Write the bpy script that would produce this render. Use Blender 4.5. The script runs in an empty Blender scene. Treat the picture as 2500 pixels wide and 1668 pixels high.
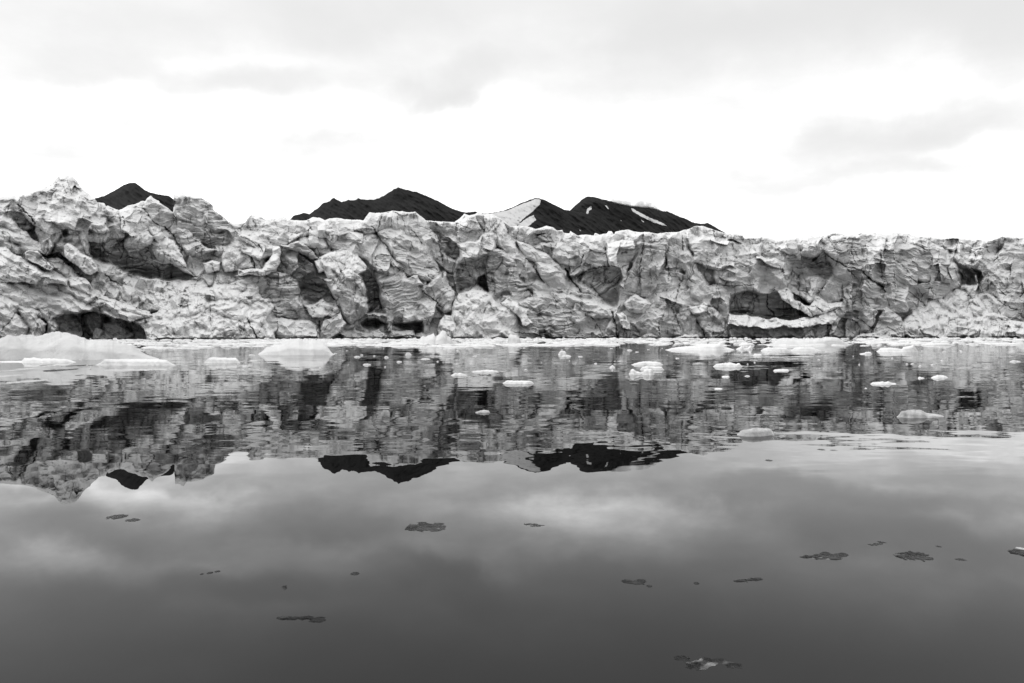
import bpy, math, random
import numpy as np
random.seed(4)
S = bpy.context.scene
COL = S.collection
F = 24.0 / 36.0 * 2500.0            # focal length in photo pixels
CAMZ = 1.6
TILT = math.atan(15.0 / F)
CT, ST = math.cos(TILT), math.sin(TILT)
HZ = 819.0

def ray(px, py):
    """direction (per metre of Y) through a photo pixel"""
    a = (np.asarray(px, dtype=np.float64) - 1250.0) / F
    c = (834.0 - np.asarray(py, dtype=np.float64)) / F
    y = CT + c * ST
    z = -ST + c * CT
    return a / y, z / y

def at(px, py, Y):
    a, c = ray(px, py)
    return a * Y, Y, CAMZ + c * Y

def dist_of(py):
    """distance at which the water lies under this photo row"""
    a, c = ray(1250.0, py)
    return -CAMZ / c

# ------------------------------------------------------------------ noise
def _h(ix, iy, seed):
    n = (ix.astype(np.int64) * 374761393 + iy.astype(np.int64) * 668265263 + seed * 1442695041) & 0xffffffff
    n = ((n ^ (n >> 13)) * 1274126177) & 0xffffffff
    n = ((n ^ (n >> 16)) * 2246822519) & 0xffffffff
    return (n ^ (n >> 15)) & 0xffffffff

def h01(ix, iy, seed):
    return _h(ix, iy, seed).astype(np.float64) / 4294967295.0

def perlin(x, y, seed=0):
    ix = np.floor(x); iy = np.floor(y)
    fx = x - ix; fy = y - iy
    u = fx * fx * fx * (fx * (fx * 6 - 15) + 10); v = fy * fy * fy * (fy * (fy * 6 - 15) + 10)
    def g(dx, dy):
        a = h01(ix + dx, iy + dy, seed) * 6.2831853
        return np.cos(a) * (fx - dx) + np.sin(a) * (fy - dy)
    a = g(0, 0); b = g(1, 0); c = g(0, 1); d = g(1, 1)
    return ((a + (b - a) * u) * (1 - v) + (c + (d - c) * u) * v) * 1.5

def fbm(x, y, o=4, seed=0, gain=.5):
    r = 0; a = 1.0
    for i in range(o):
        r = r + a * perlin(x * 2 ** i + 17.3 * i, y * 2 ** i - 9.1 * i, seed + i); a *= gain
    return r

def ridged(x, y, o=4, seed=0, gain=.5):
    r = 0; a = 1.0
    for i in range(o):
        r = r + a * (1 - 2 * np.abs(perlin(x * 2 ** i + 17.3 * i, y * 2 ** i - 9.1 * i, seed + i))); a *= gain
    return r

def lump(x, y, cell, seed, tilt=0.0, R=1.0, rnd=.4, wantid=False):
    """upper envelope of tilted paraboloids, one per cell: returns height and gap to the runner-up (0 at creases)"""
    X = x / cell; Y = y / cell
    ix = np.floor(X); iy = np.floor(Y)
    b1 = np.full(X.shape, -1e9); b2 = np.full(X.shape, -1e9); idt = np.zeros(X.shape)
    for dx in (-1, 0, 1):
        for dy in (-1, 0, 1):
            cx = ix + dx; cy = iy + dy
            px = cx + .15 + .7 * h01(cx, cy, seed); py = cy + .15 + .7 * h01(cx, cy, seed + 1)
            a = (h01(cx, cy, seed + 2) - .5) * rnd
            t1 = (h01(cx, cy, seed + 3) - .5) * 2 * tilt; t2 = (h01(cx, cy, seed + 4) - .5) * 2 * tilt
            ex = X - px; ey = Y - py
            v = a + t1 * ex + t2 * ey - (ex * ex + ey * ey) / (2 * R)
            m = v > b1
            b2 = np.where(m, b1, np.maximum(b2, v)); b1 = np.where(m, v, b1)
            if wantid: idt = np.where(m, h01(cx, cy, seed + 5), idt)
    if wantid: return b1 * cell, (b1 - b2) * cell, idt - .5
    return b1 * cell, (b1 - b2) * cell

def sstep(a, b, x):
    t = np.clip((x - a) / (b - a), 0, 1)
    return t * t * (3 - 2 * t)

# ------------------------------------------------------------------ mesh helpers
def make_mesh(name, verts, faces, mat=None, parent=None, smooth=True, attrs=None):
    """verts (n,3), faces (m,4) or (m,3) int arrays"""
    me = bpy.data.meshes.new(name)
    verts = np.asarray(verts, dtype=np.float32); faces = np.asarray(faces, dtype=np.int32)
    k = faces.shape[1]
    me.vertices.add(len(verts)); me.vertices.foreach_set('co', verts.ravel())
    me.loops.add(faces.size); me.loops.foreach_set('vertex_index', faces.ravel())
    me.polygons.add(len(faces)); me.polygons.foreach_set('loop_start', np.arange(len(faces), dtype=np.int32) * k)
    me.update(calc_edges=True)
    me.polygons.foreach_set('use_smooth', np.full(len(faces), smooth))
    for an, av in (attrs or {}).items():
        at_ = me.attributes.new(an, 'FLOAT', 'POINT'); at_.data.foreach_set('value', np.asarray(av, dtype=np.float32).ravel())
    me.validate()
    if mat: me.materials.append(mat)
    o = bpy.data.objects.new(name, me); COL.objects.link(o)
    if parent: o.parent = parent
    return o

def tag(o, label=None, cat=None, group=None, kind=None):
    if label: o['label'] = label
    if cat: o['category'] = cat
    if group: o['group'] = group
    if kind: o['kind'] = kind
    return o

def grid_faces(nr, nc):
    i = np.arange(nr - 1)[:, None] * nc + np.arange(nc - 1)[None, :]
    return np.stack([i, i + nc, i + nc + 1, i + 1], -1).reshape(-1, 4)   # normal towards -Y when rows go up

# ------------------------------------------------------------------ materials
def nmat(name):
    m = bpy.data.materials.new(name); m.use_nodes = True
    nt = m.node_tree; b = nt.nodes['Principled BSDF']
    return m, nt, b

def noise_node(nt, vec, scale, detail=4, rough=.55):
    n = nt.nodes.new('ShaderNodeTexNoise'); n.inputs['Scale'].default_value = scale
    n.inputs['Detail'].default_value = detail; n.inputs['Roughness'].default_value = rough
    nt.links.new(vec, n.inputs['Vector']); return n

def mathn(nt, op, a, b=None, c=None, clamp=False):
    n = nt.nodes.new('ShaderNodeMath'); n.operation = op; n.use_clamp = clamp
    for i, v in enumerate((a, b, c)):
        if v is None: continue
        if isinstance(v, (int, float)): n.inputs[i].default_value = v
        else: nt.links.new(v, n.inputs[i])
    return n.outputs[0]

def maprange(nt, v, a, b, c, d, smooth=False):
    n = nt.nodes.new('ShaderNodeMapRange')
    if smooth: n.interpolation_type = 'SMOOTHSTEP'
    nt.links.new(v, n.inputs['Value'])
    for k, x in zip(('From Min', 'From Max', 'To Min', 'To Max'), (a, b, c, d)): n.inputs[k].default_value = x
    return n.outputs[0]

def gray(nt, v):
    n = nt.nodes.new('ShaderNodeCombineColor')
    for i in range(3): nt.links.new(v, n.inputs[i])
    return n.outputs[0]

# glacier ice: albedo comes from the ice type and painted recess shade stored on the mesh, broken up by noise
ICE, nt, b = nmat('glacier_ice')
tc = nt.nodes.new('ShaderNodeTexCoord')
an = nt.nodes.new('ShaderNodeAttribute'); an.attribute_name = 'ice_tone'
n1 = noise_node(nt, tc.outputs['Object'], .9, 5, .65)
n2 = noise_node(nt, tc.outputs['Object'], 4.0, 3, .6)
v = mathn(nt, 'MULTIPLY', an.outputs['Fac'], maprange(nt, n1.outputs['Fac'], .3, .7, .94, 1.05))
v = mathn(nt, 'MULTIPLY', v, maprange(nt, n2.outputs['Fac'], .3, .7, .96, 1.03))
v = mathn(nt, 'MINIMUM', v, .9)
nt.links.new(gray(nt, v), b.inputs['Base Color'])
b.inputs['Roughness'].default_value = .5
b.inputs['Specular IOR Level'].default_value = .35
bp = nt.nodes.new('ShaderNodeBump'); bp.inputs['Strength'].default_value = .5; bp.inputs['Distance'].default_value = .22
nb = noise_node(nt, tc.outputs['Object'], 1.6, 6, .65)
nt.links.new(nb.outputs['Fac'], bp.inputs['Height']); nt.links.new(bp.outputs[0], b.inputs['Normal'])

# floating white ice
def floe_mat(name, albedo, rough=.6, scale=2.0, var=.12, spec=.3, bump=.5):
    m, nt, b = nmat(name)
    tc = nt.nodes.new('ShaderNodeTexCoord')
    n1 = noise_node(nt, tc.outputs['Object'], scale, 5, .6)
    v = maprange(nt, n1.outputs['Fac'], .3, .7, albedo * (1 - var), min(.95, albedo * (1 + var)))
    nt.links.new(gray(nt, v), b.inputs['Base Color'])
    b.inputs['Roughness'].default_value = rough; b.inputs['Specular IOR Level'].default_value = spec
    bp = nt.nodes.new('ShaderNodeBump'); bp.inputs['Strength'].default_value = bump; bp.inputs['Distance'].default_value = .05 / scale * 2
    nb = noise_node(nt, tc.outputs['Object'], scale * 5, 5, .6)
    nt.links.new(nb.outputs['Fac'], bp.inputs['Height']); nt.links.new(bp.outputs[0], b.inputs['Normal'])
    return m
FLOE = floe_mat('floe_white_ice', .76, scale=.9, var=.12)
BERG = floe_mat('iceberg_snow', .69, scale=.6, var=.06)
BERG_BIG = floe_mat('iceberg_compact', .58, scale=.3, var=.16)
GREYICE = floe_mat('floe_grey_ice', .42, .35, 6, .35, .5)
def clear_mat(name, lo, hi, a0, a1, sc):
    """thin melting ice: part glassy, part see-through to the water"""
    m, nt, b = nmat(name)
    tc = nt.nodes.new('ShaderNodeTexCoord'); mp = nt.nodes.new('ShaderNodeMapping'); mp.inputs['Scale'].default_value = (1, 1, 1)
    nt.links.new(tc.outputs['Object'], mp.inputs['Vector'])
    n1 = noise_node(nt, mp.outputs[0], sc, 3, .5); n2 = noise_node(nt, mp.outputs[0], sc * .8, 3, .6); n2.inputs['Distortion'].default_value = .6
    nt.links.new(gray(nt, maprange(nt, n1.outputs['Fac'], .42, .66, lo, hi, True)), b.inputs['Base Color'])
    nt.links.new(maprange(nt, n2.outputs['Fac'], .35, .6, a0, a1, True), b.inputs['Alpha'])
    b.inputs['Roughness'].default_value = .35; b.inputs['Specular IOR Level'].default_value = .06
    return m
CLEAR = clear_mat('clear_dark_ice', .010, .045, .5, .92, 5)
MIXED = clear_mat('glassy_streaked_ice', .015, .32, .25, .9, 11)

# mountain rock with snow stored on the mesh
ROCK, nt, b = nmat('dark_mountain_rock')
tc = nt.nodes.new('ShaderNodeTexCoord')
an = nt.nodes.new('ShaderNodeAttribute'); an.attribute_name = 'snow'
n1 = noise_node(nt, tc.outputs['Object'], .003, 6, .6)
rock = maprange(nt, n1.outputs['Fac'], .32, .68, .010, .028)
n2 = noise_node(nt, tc.outputs['Object'], .012, 6, .7)
sn = maprange(nt, mathn(nt, 'ADD', an.outputs['Fac'], mathn(nt, 'MULTIPLY', mathn(nt, 'SUBTRACT', n2.outputs['Fac'], .5), .55)), .45, .55, 0, 1)
mx = nt.nodes.new('ShaderNodeMix'); mx.data_type = 'FLOAT'
nt.links.new(sn, mx.inputs[0]); nt.links.new(rock, mx.inputs[2]); mx.inputs[3].default_value = .62
nt.links.new(gray(nt, mx.outputs[0]), b.inputs['Base Color'])
b.inputs['Roughness'].default_value = .9; b.inputs['Specular IOR Level'].default_value = .1

# water
WATER, nt, b = nmat('fjord_water')
b.inputs['Base Color'].default_value = (.003, .003, .003, 1)
b.inputs['Roughness'].default_value = 0.0
b.inputs['IOR'].default_value = 1.27
tc = nt.nodes.new('ShaderNodeTexCoord')
def wave(sx, sy, detail, seed):
    mp = nt.nodes.new('ShaderNodeMapping'); mp.inputs['Scale'].default_value = (sx, sy, 1); mp.inputs['Location'].default_value = (seed, seed * 1.7, 0)
    nt.links.new(tc.outputs['Object'], mp.inputs['Vector'])
    return noise_node(nt, mp.outputs[0], 1.0, detail, .5)
def centred(n, amp, ampmap=None):
    """noise colour -> slope vector (x small, y full)"""
    s = nt.nodes.new('ShaderNodeVectorMath'); s.operation = 'SUBTRACT'; nt.links.new(n.outputs['Color'], s.inputs[0]); s.inputs[1].default_value = (.5, .5, .5)
    m = nt.nodes.new('ShaderNodeVectorMath'); m.operation = 'MULTIPLY'; nt.links.new(s.outputs[0], m.inputs[0]); m.inputs[1].default_value = (amp * .35, amp, 0)
    if ampmap is None: return m.outputs[0]
    k = nt.nodes.new('ShaderNodeVectorMath'); k.operation = 'SCALE'; nt.links.new(m.outputs[0], k.inputs[0]); nt.links.new(ampmap, k.inputs['Scale'])
    return k.outputs[0]
sepw = nt.nodes.new('ShaderNodeSeparateXYZ'); nt.links.new(tc.outputs['Object'], sepw.inputs[0])
far = maprange(nt, sepw.outputs['Y'], 3.5, 14, .07, 1.0, True)
far2 = maprange(nt, sepw.outputs['Y'], 18, 90, 1.0, 1.7, True)
far = mathn(nt, 'MULTIPLY', far, far2)
patch = wave(.03, .12, 3, 5.0)
pm = mathn(nt, 'MULTIPLY', maprange(nt, patch.outputs['Fac'], .42, .62, .35, 1.5, True), far)
w1 = centred(wave(.8, 1.9, 2, 1.0), .034, pm)
w2 = centred(wave(.22, .50, 2, 9.0), .018, far)
w3 = centred(wave(2.4, 6.0, 1, 3.0), .014, pm)
def vadd(a, b_):
    n = nt.nodes.new('ShaderNodeVectorMath'); n.operation = 'ADD'; nt.links.new(a, n.inputs[0])
    if isinstance(b_, tuple): n.inputs[1].default_value = b_
    else: nt.links.new(b_, n.inputs[1])
    return n.outputs[0]
vn = vadd(vadd(vadd(w1, w2), w3), (0, 0, 1))
nn = nt.nodes.new('ShaderNodeVectorMath'); nn.operation = 'NORMALIZE'; nt.links.new(vn, nn.inputs[0])
nt.links.new(nn.outputs[0], b.inputs['Normal'])

# ------------------------------------------------------------------ tiles used to transcribe outlines
T = {'A': (0, 400, 2182 / 640.), 'B': (600, 400, 2182 / 640.), 'C': (1200, 400, 2182 / 640.), 'D': (1800, 400, 2350 / 700.), 'P': (0, 0, 1.0)}
def tp(t, pts):
    ox, oy, s = T[t]
    return np.array([(ox + x / s, oy + y / s) for x, y in pts], dtype=np.float64)

# ------------------------------------------------------------------ the glacier
SKY = np.concatenate([
 np.array([(-600, 490), (-450, 470), (-300, 486), (-200, 455), (-110, 472), (-40, 482)]),
 tp('A', [(0,275),(60,270),(150,262),(200,250),(260,235),(330,205),(400,185),(440,160),(470,125),(490,95),(510,87),(560,95),(600,105),(640,140),(670,190),(710,230),(750,260),(790,290),(810,322),(870,328),(884,355),(892,345),(940,370),(990,385),(1020,375),(1060,350),(1130,335),(1175,310),(1210,310),(1225,285),(1255,265),(1275,285),(1300,300),(1325,310),(1330,325),(1360,345),(1400,370),(1430,400),(1441,400),(1445,250),(1480,250),(1520,240),(1545,265),(1600,270),(1680,285),(1740,320),(1775,350),(1776,380),(1810,405),(1850,430),(1900,480),(1960,500),(2040,490)]),
 tp('B', [(5,470),(30,430),(60,425),(110,435),(160,460),(200,460),(250,455),(270,440),(310,435),(350,460),(400,470),(500,472),(560,445),(620,450),(660,470),(700,455),(760,450),(810,460),(880,465),(980,470),(1000,440),(1030,405),(1080,410),(1150,405),(1220,392),(1300,395),(1350,405),(1410,400),(1450,430),(1500,470),(1600,480),(1740,485),(1780,455),(1820,415),(1860,430),(1910,420),(1930,400),(2000,410),(2060,420)]),
 tp('C', [(20,425),(80,460),(130,500),(160,522),(180,520),(250,515),(320,525),(370,545),(400,535),(460,515),(510,530),(545,555),(590,550),(600,575),(648,580),(655,560),(690,580),(720,598),(760,590),(850,595),(860,575),(900,590),(960,580),(975,560),(1000,562),(1020,590),(1030,565),(1080,555),(1140,548),(1190,565),(1260,570),(1320,568),(1370,582),(1450,572),(1560,568),(1600,550),(1640,545),(1690,520),(1750,517),(1800,530),(1850,550),(1900,565),(1950,580),(2040,582)]),
 tp('D', [(4,576),(40,580),(60,610),(150,605),(230,600),(300,620),(340,630),(380,610),(450,605),(500,600),(550,605),(600,590),(650,595),(730,590),(780,565),(850,570),(900,590),(940,580),(1020,568),(1090,575),(1130,565),(1200,580),(1250,568),(1310,563),(1390,570),(1470,595),(1530,598),(1620,605),(1700,615),(1780,608),(1880,620),(1960,620),(2040,630),(2100,620),(2160,595),(2230,600),(2350,608)]),
 np.array([(2560, 578), (2640, 590), (2760, 584), (2900, 596), (3050, 588), (3200, 600)]),
])

def front_dist(px):
    return np.interp(px, [-600, 0, 1250, 2500, 3200], [190, 222, 292, 372, 420])
def waterline(px):
    return HZ + CAMZ * F / front_dist(px)

# blocks: tile, outline, height towards viewer (px), lean back, side tilt, edge radius, texture, bare 0..1 (clear ice, plus shade painted into caves and recesses), grain angle (deg), part name
BL = [
 # --- tile A, back to front
 ('A', [(790,300),(900,330),(1000,385),(1010,700),(700,700),(700,330)], -105,.5,0,10,'f',.15,10,None),
 ('A', [(-60,250),(150,262),(330,205),(440,160),(470,120),(490,88),(510,80),(600,100),(670,185),(790,285),(815,322),(900,420),(900,560),(740,600),(560,560),(420,600),(290,520),(190,430),(80,380)], -84,.42,.06,16,'f',.12,20,'pinnacle'),
 ('A', [(-300,240),(-60,275),(0,275),(120,255),(240,330),(300,400),(290,520),(200,560),(0,470),(-300,420)], -78,.12,-.1,14,'s',.42,22,None),
 ('A', [(1000,390),(1060,350),(1180,305),(1255,255),(1330,305),(1440,390),(1490,480),(1520,620),(1380,640),(1240,620),(1040,640),(1015,480)], -96,.14,.05,12,'s',.22,8,'serac'),
 ('A', [(1446,235),(1480,240),(1520,230),(1600,262),(1680,278),(1745,315),(1778,350),(1772,385),(1850,425),(1905,480),(1990,560),(1960,650),(1880,715),(1700,740),(1560,700),(1500,620),(1470,450)], -88,.02,-.08,11,'v',.5,4,'ice_tower'),
 ('A', [(1440,230),(1525,225),(1550,265),(1505,350),(1490,440),(1455,440)], -78,.05,.9,4,'n',.0,0,'ice_tower'),
 ('A', [(1900,480),(1970,498),(2060,540),(2220,640),(2230,760),(2100,740),(1960,600)], -72,.5,.1,10,'l',.1,35,None),
 ('A', [(1480,540),(1545,528),(1590,590),(1700,690),(1810,712),(1660,765),(1540,775),(1500,650)], -62,.1,.15,12,'n',.35,-20,None),
 ('A', [(820,480),(880,355),(930,365),(1000,440),(1035,600),(1010,640),(880,640),(860,560)], -62,.1,.05,14,'n',.15,0,'ice_spire'),
 ('A', [(735,540),(890,640),(1030,600),(1240,650),(1400,760),(1640,940),(1540,985),(1260,975),(1080,930),(900,860),(780,810),(735,700)], -92,-.28,0,9,'v',.72,2,None),
 ('A', [(1030,610),(1080,575),(1140,580),(1240,560),(1290,610),(1250,680),(1190,720),(1100,730),(1045,690)], -66,.3,.1,14,'r',.12,0,None),
 ('A', [(1240,525),(1290,515),(1350,540),(1400,600),(1470,660),(1500,760),(1560,860),(1480,860),(1380,760),(1290,640)], -60,.4,.1,12,'r',.0,30,None),
 ('A', [(1050,690),(1150,640),(1260,720),(1290,790),(1240,830),(1110,760)], -68,-.05,.2,16,'n',.35,20,None),
 ('A', [(1250,650),(1330,650),(1430,760),(1530,830),(1640,945),(1530,900),(1400,820),(1310,790),(1240,700)], -58,.2,.1,12,'n',.3,35,None),
 ('A', [(870,660),(940,620),(985,670),(940,710),(880,700)], -72,.1,.1,8,'n',.1,0,None),
 ('A', [(360,370),(420,325),(510,315),(620,360),(720,395),(830,470),(895,600),(880,660),(745,650),(745,740),(700,770),(620,800),(540,790),(480,760),(390,750),(330,690),(280,560),(330,450)], -56,.25,.05,16,'r',.12,15,'rubble_slope'),
 ('A', [(700,400),(780,430),(850,500),(895,600),(850,650),(745,640),(735,540),(710,470)], -50,.15,.2,20,'n',.2,0,None),
 ('A', [(650,470),(690,470),(745,580),(740,650),(700,720),(660,640),(640,540)], -42,.1,.2,14,'n',.12,70,None),
 ('A', [(-300,400),(0,425),(100,465),(200,555),(260,620),(350,680),(400,760),(300,760),(190,760),(0,720),(-300,700)], -44,.3,.05,18,'l',.25,25,None),
 ('A', [(1180,800),(1540,760),(1860,715),(2150,690),(2290,800),(2170,900),(2240,1010),(1960,1080),(1700,1120),(1480,1130),(1380,1230),(1260,1210),(1000,1030),(1100,955),(1540,985),(1640,940),(1560,850)], -50,.75,0,10,'r',.0,20,'snow_slope'),
 ('A', [(1850,730),(1990,640),(2100,700),(2200,760),(2200,880),(1980,890),(1870,900),(1840,820)], -42,.4,0,16,'r',.05,0,None),
 ('A', [(1680,820),(1760,810),(1830,830),(1830,890),(1700,900)], -36,.3,0,14,'n',.05,0,None),
 ('A', [(800,850),(950,900),(1180,960),(1300,1040),(1450,1080),(1400,1200),(1240,1240),(1000,1200),(850,1080),(780,950)], -30,.5,0,14,'r',.22,25,None),
 ('A', [(1000,1090),(1150,1110),(1330,1110),(1400,1160),(1330,1210),(1180,1200),(1050,1130)], -40,-.2,0,8,'r',.7,0,None),
 ('A', [(-300,700),(0,690),(60,688),(190,740),(250,725),(330,760),(470,790),(600,880),(660,940),(770,1030),(860,1090),(1100,1190),(1260,1260),(1120,1310),(850,1250),(600,1240),(400,1300),(0,1220),(-300,1200)], -6,.5,.05,18,'l',.18,28,'ice_lobe'),
 ('A', [(-60,690),(60,690),(200,800),(400,905),(570,960),(565,1010),(300,1000),(0,970),(-60,900)], 10,.4,.1,22,'n',.1,28,'ice_lobe'),
 ('A', [(200,740),(260,722),(350,760),(440,850),(430,885),(330,850),(210,785)], 20,.2,.2,12,'n',.08,28,'ice_lobe'),
 ('A', [(530,690),(570,668),(640,700),(770,800),(800,900),(740,930),(640,850),(545,780)], 2,.2,.15,16,'n',.15,60,'ice_lobe'),
 ('A', [(580,950),(700,950),(780,1040),(740,1085),(640,1050),(580,1010)], 18,.2,.2,14,'n',.1,40,'ice_lobe'),
 ('A', [(-60,1000),(200,1010),(560,1010),(590,1060),(400,1120),(150,1120),(-60,1060)], 2,-.25,0,10,'s',.6,10,None),
 ('A', [(-300,1000),(0,1005),(100,1100),(200,1170),(100,1300),(0,1300),(-300,1290)], 30,.3,-.15,18,'n',.12,40,'ice_lobe'),
 ('A', [(130,1110),(400,1150),(620,1110),(780,1090),(700,1160),(600,1230),(480,1260),(300,1220)], 22,.4,0,16,'l',.15,-15,'ice_lobe'),
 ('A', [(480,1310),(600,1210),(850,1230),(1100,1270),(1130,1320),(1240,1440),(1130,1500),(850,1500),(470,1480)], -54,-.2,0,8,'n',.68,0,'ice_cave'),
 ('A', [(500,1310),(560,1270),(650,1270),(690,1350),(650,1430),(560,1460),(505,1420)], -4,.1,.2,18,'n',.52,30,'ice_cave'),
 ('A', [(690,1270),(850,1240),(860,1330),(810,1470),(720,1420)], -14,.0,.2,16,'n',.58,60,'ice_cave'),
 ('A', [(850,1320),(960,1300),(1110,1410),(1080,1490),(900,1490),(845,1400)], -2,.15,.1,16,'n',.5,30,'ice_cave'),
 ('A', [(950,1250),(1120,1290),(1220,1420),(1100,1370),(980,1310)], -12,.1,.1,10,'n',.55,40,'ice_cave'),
 ('A', [(600,1190),(770,1085),(1000,1150),(1250,1230),(1250,1290),(1100,1290),(960,1220),(850,1245),(720,1215),(610,1240)], 26,-.1,0,12,'l',.35,15,'cave_roof'),
 ('A', [(-300,1180),(0,1190),(120,1230),(200,1290),(230,1360),(200,1500),(-300,1500)], 44,.2,-.1,20,'n',.12,40,'ice_lobe'),
 ('A', [(150,1210),(260,1190),(330,1260),(390,1340),(380,1440),(310,1500),(180,1500),(230,1380),(180,1290)], 38,.15,.1,20,'n',.16,60,'ice_lobe'),
 ('A', [(330,1200),(430,1240),(480,1350),(480,1500),(380,1500),(400,1360)], 30,.1,-.1,16,'n',.3,80,'ice_lobe'),
 ('A', [(1120,1310),(1300,1230),(1400,1160),(1500,1080),(1700,1030),(1900,1000),(2120,900),(2200,960),(2150,1080),(2290,1180),(2200,1300),(2330,1500),(1260,1500),(1200,1390)], 14,.55,.02,14,'r',.06,15,'ice_mound'),
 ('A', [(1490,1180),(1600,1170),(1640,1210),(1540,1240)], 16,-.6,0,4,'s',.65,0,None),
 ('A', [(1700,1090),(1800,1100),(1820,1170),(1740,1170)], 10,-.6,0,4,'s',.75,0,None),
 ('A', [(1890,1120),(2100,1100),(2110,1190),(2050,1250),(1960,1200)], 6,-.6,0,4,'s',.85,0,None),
 ('A', [(2060,1120),(2250,1110),(2250,1220),(2090,1220)], 4,-.3,0,4,'v',.6,0,None),
 ('A', [(1620,1460),(1800,1320),(1835,1400),(1850,1500),(1620,1500)], 34,.3,.1,10,'f',.05,0,None),
 ('A', [(1940,1450),(2060,1290),(2250,1400),(2250,1500),(1940,1500)], 32,.3,-.1,10,'f',.12,0,None),
 ('A', [(440,940),(600,960),(760,1040),(700,1080),(560,1060),(440,1010)], -4,-.2,0,8,'v',.6,12,None),
 ('A', [(280,900),(340,890),(370,940),(310,945)], 0,-.2,0,6,'n',.6,0,None),
 ('A', [(500,540),(560,530),(580,590),(530,610)], -64,-.2,0,6,'n',.7,0,None),
 ('A', [(340,640),(420,600),(450,700),(400,760),(350,740)], -30,.0,.1,12,'l',.4,80,None),
 ('A', [(1580,560),(1900,540),(1960,640),(1880,700),(1700,690)], -86,-.1,-.05,8,'v',.72,2,'ice_tower'),
 # --- tile B
 ('B', [(-60,440),(60,420),(180,455),(310,430),(520,470),(560,560),(300,700),(100,760),(-60,720)], -92,.55,0,14,'f',.08,20,'serac'),
 ('B', [(-60,560),(40,590),(160,640),(330,700),(300,780),(100,800),(-60,740)], -70,.5,.1,14,'f',.12,30,None),
 ('B', [(320,630),(380,590),(440,650),(420,700),(330,690)], -76,.2,-.1,10,'f',.08,0,None),
 ('B', [(480,470),(560,440),(760,445),(1000,465),(1050,560),(800,600),(560,600)], -98,.6,0,12,'f',.05,0,None),
 ('B', [(440,560),(560,540),(640,560),(700,700),(560,720),(440,680)], -78,.5,0,16,'f',.06,0,None),
 ('B', [(1480,465),(1760,480),(1800,560),(1780,600),(1560,600),(1500,520)], -96,.2,0,8,'v',.15,0,None),
 ('B', [(1740,485),(1780,450),(1820,410),(1870,425),(1920,420),(1960,560),(1820,560)], -88,.35,.1,8,'f',.0,30,None),
 ('B', [(620,600),(700,560),(850,545),(1040,560),(1130,620),(1220,760),(1300,860),(1250,960),(1100,900),(1000,820),(900,760),(700,700)], -58,.38,.05,18,'f',.15,10,'ice_face'),
 ('B', [(900,545),(990,450),(1030,400),(1220,385),(1415,395),(1460,435),(1560,570),(1640,700),(1660,880),(1560,800),(1420,720),(1300,560),(1200,540),(1100,580),(1000,570)], -60,.3,-.12,22,'d',.14,80,'ice_dome'),
 ('B', [(1090,580),(1200,535),(1310,528),(1420,600),(1540,720),(1610,860),(1650,1000),(1560,1000),(1440,960),(1300,900),(1200,740)], -44,.3,-.15,26,'s',.16,20,'ice_dome'),
 ('B', [(1560,560),(1700,620),(1770,660),(1790,720),(1745,800),(1745,1100),(1690,1000),(1650,880),(1620,700)], -80,-.05,-.2,6,'v',.5,12,None),
 ('B', [(1620,740),(1740,800),(1735,1060),(1680,1000),(1640,860)], -62,.0,.35,8,'v',.25,10,None),
 ('B', [(1760,660),(1900,640),(2000,590),(2060,520),(2085,690),(2050,780),(1900,830),(1780,820)], -58,.35,.1,12,'f',.08,10,None),
 ('B', [(1740,840),(1800,810),(2000,740),(2180,860),(2230,1120),(2100,1100),(2000,1060),(1880,1040),(1745,1110)], -62,-.02,0,10,'v',.5,2,'ice_face'),
 ('B', [(1920,940),(1990,920),(2020,1000),(2100,1060),(2000,1060),(1920,1010)], -86,-.3,0,4,'n',.75,0,None),
 ('B', [(2000,720),(2100,700),(2150,800),(2160,900),(2182,1120),(2120,1160),(2100,1000),(2090,860)], -50,.1,.1,16,'s',.25,5,None),
 ('B', [(1910,420),(1935,395),(2060,415),(2140,470),(2182,560),(2230,800),(2100,700),(2060,540),(1980,560)], -72,.3,.05,16,'n',.05,60,'serac'),
 ('B', [(290,670),(450,652),(580,740),(600,780),(540,790),(420,740)], -30,-.1,.1,8,'s',.6,15,None),
 ('B', [(285,690),(420,750),(560,830),(600,950),(500,970),(400,900),(290,810)], -42,-.05,.1,8,'s',.55,20,None),
 ('B', [(560,800),(640,760),(720,740),(860,720),(950,780),(1000,860),(960,960),(800,900),(700,860),(600,900)], -22,.4,0,12,'r',.02,20,'rubble_slope'),
 ('B', [(420,990),(560,880),(650,980),(720,1120),(600,1170),(480,1140)], -60,-.2,0,9,'v',.7,12,None),
 ('B', [(630,820),(700,775),(740,820),(800,920),(760,960),(690,960),(640,890)], -4,.2,.15,14,'n',.1,60,'boulder_mass'),
 ('B', [(640,960),(760,930),(800,900),(900,880),(960,950),(990,1050),(1010,1200),(990,1270),(880,1350),(790,1230),(720,1110)], 4,.08,.05,26,'r',.22,10,'boulder_mass'),
 ('B', [(800,900),(880,860),(940,930),(900,980),(830,970)], 14,.1,.1,12,'n',.15,0,'boulder_mass'),
 ('B', [(720,1060),(900,1060),(980,1120),(960,1200),(800,1200)], -2,-.3,0,8,'s',.6,8,'boulder_mass'),
 ('B', [(940,920),(1010,880),(1100,1000),(1160,1160),(1180,1250),(1010,1250),(990,1050)], -62,-.15,0,8,'v',.66,8,None),
 ('B', [(1060,900),(1180,860),(1290,850),(1400,990),(1470,1080),(1430,1290),(1200,1300),(1150,1230),(1110,1060)], -22,.12,.1,22,'w',.3,-25,'ice_buttress'),
 ('B', [(1300,950),(1420,930),(1460,1010),(1350,1050),(1290,1020)], -12,-.1,.1,14,'n',.12,0,'ice_buttress'),
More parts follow.
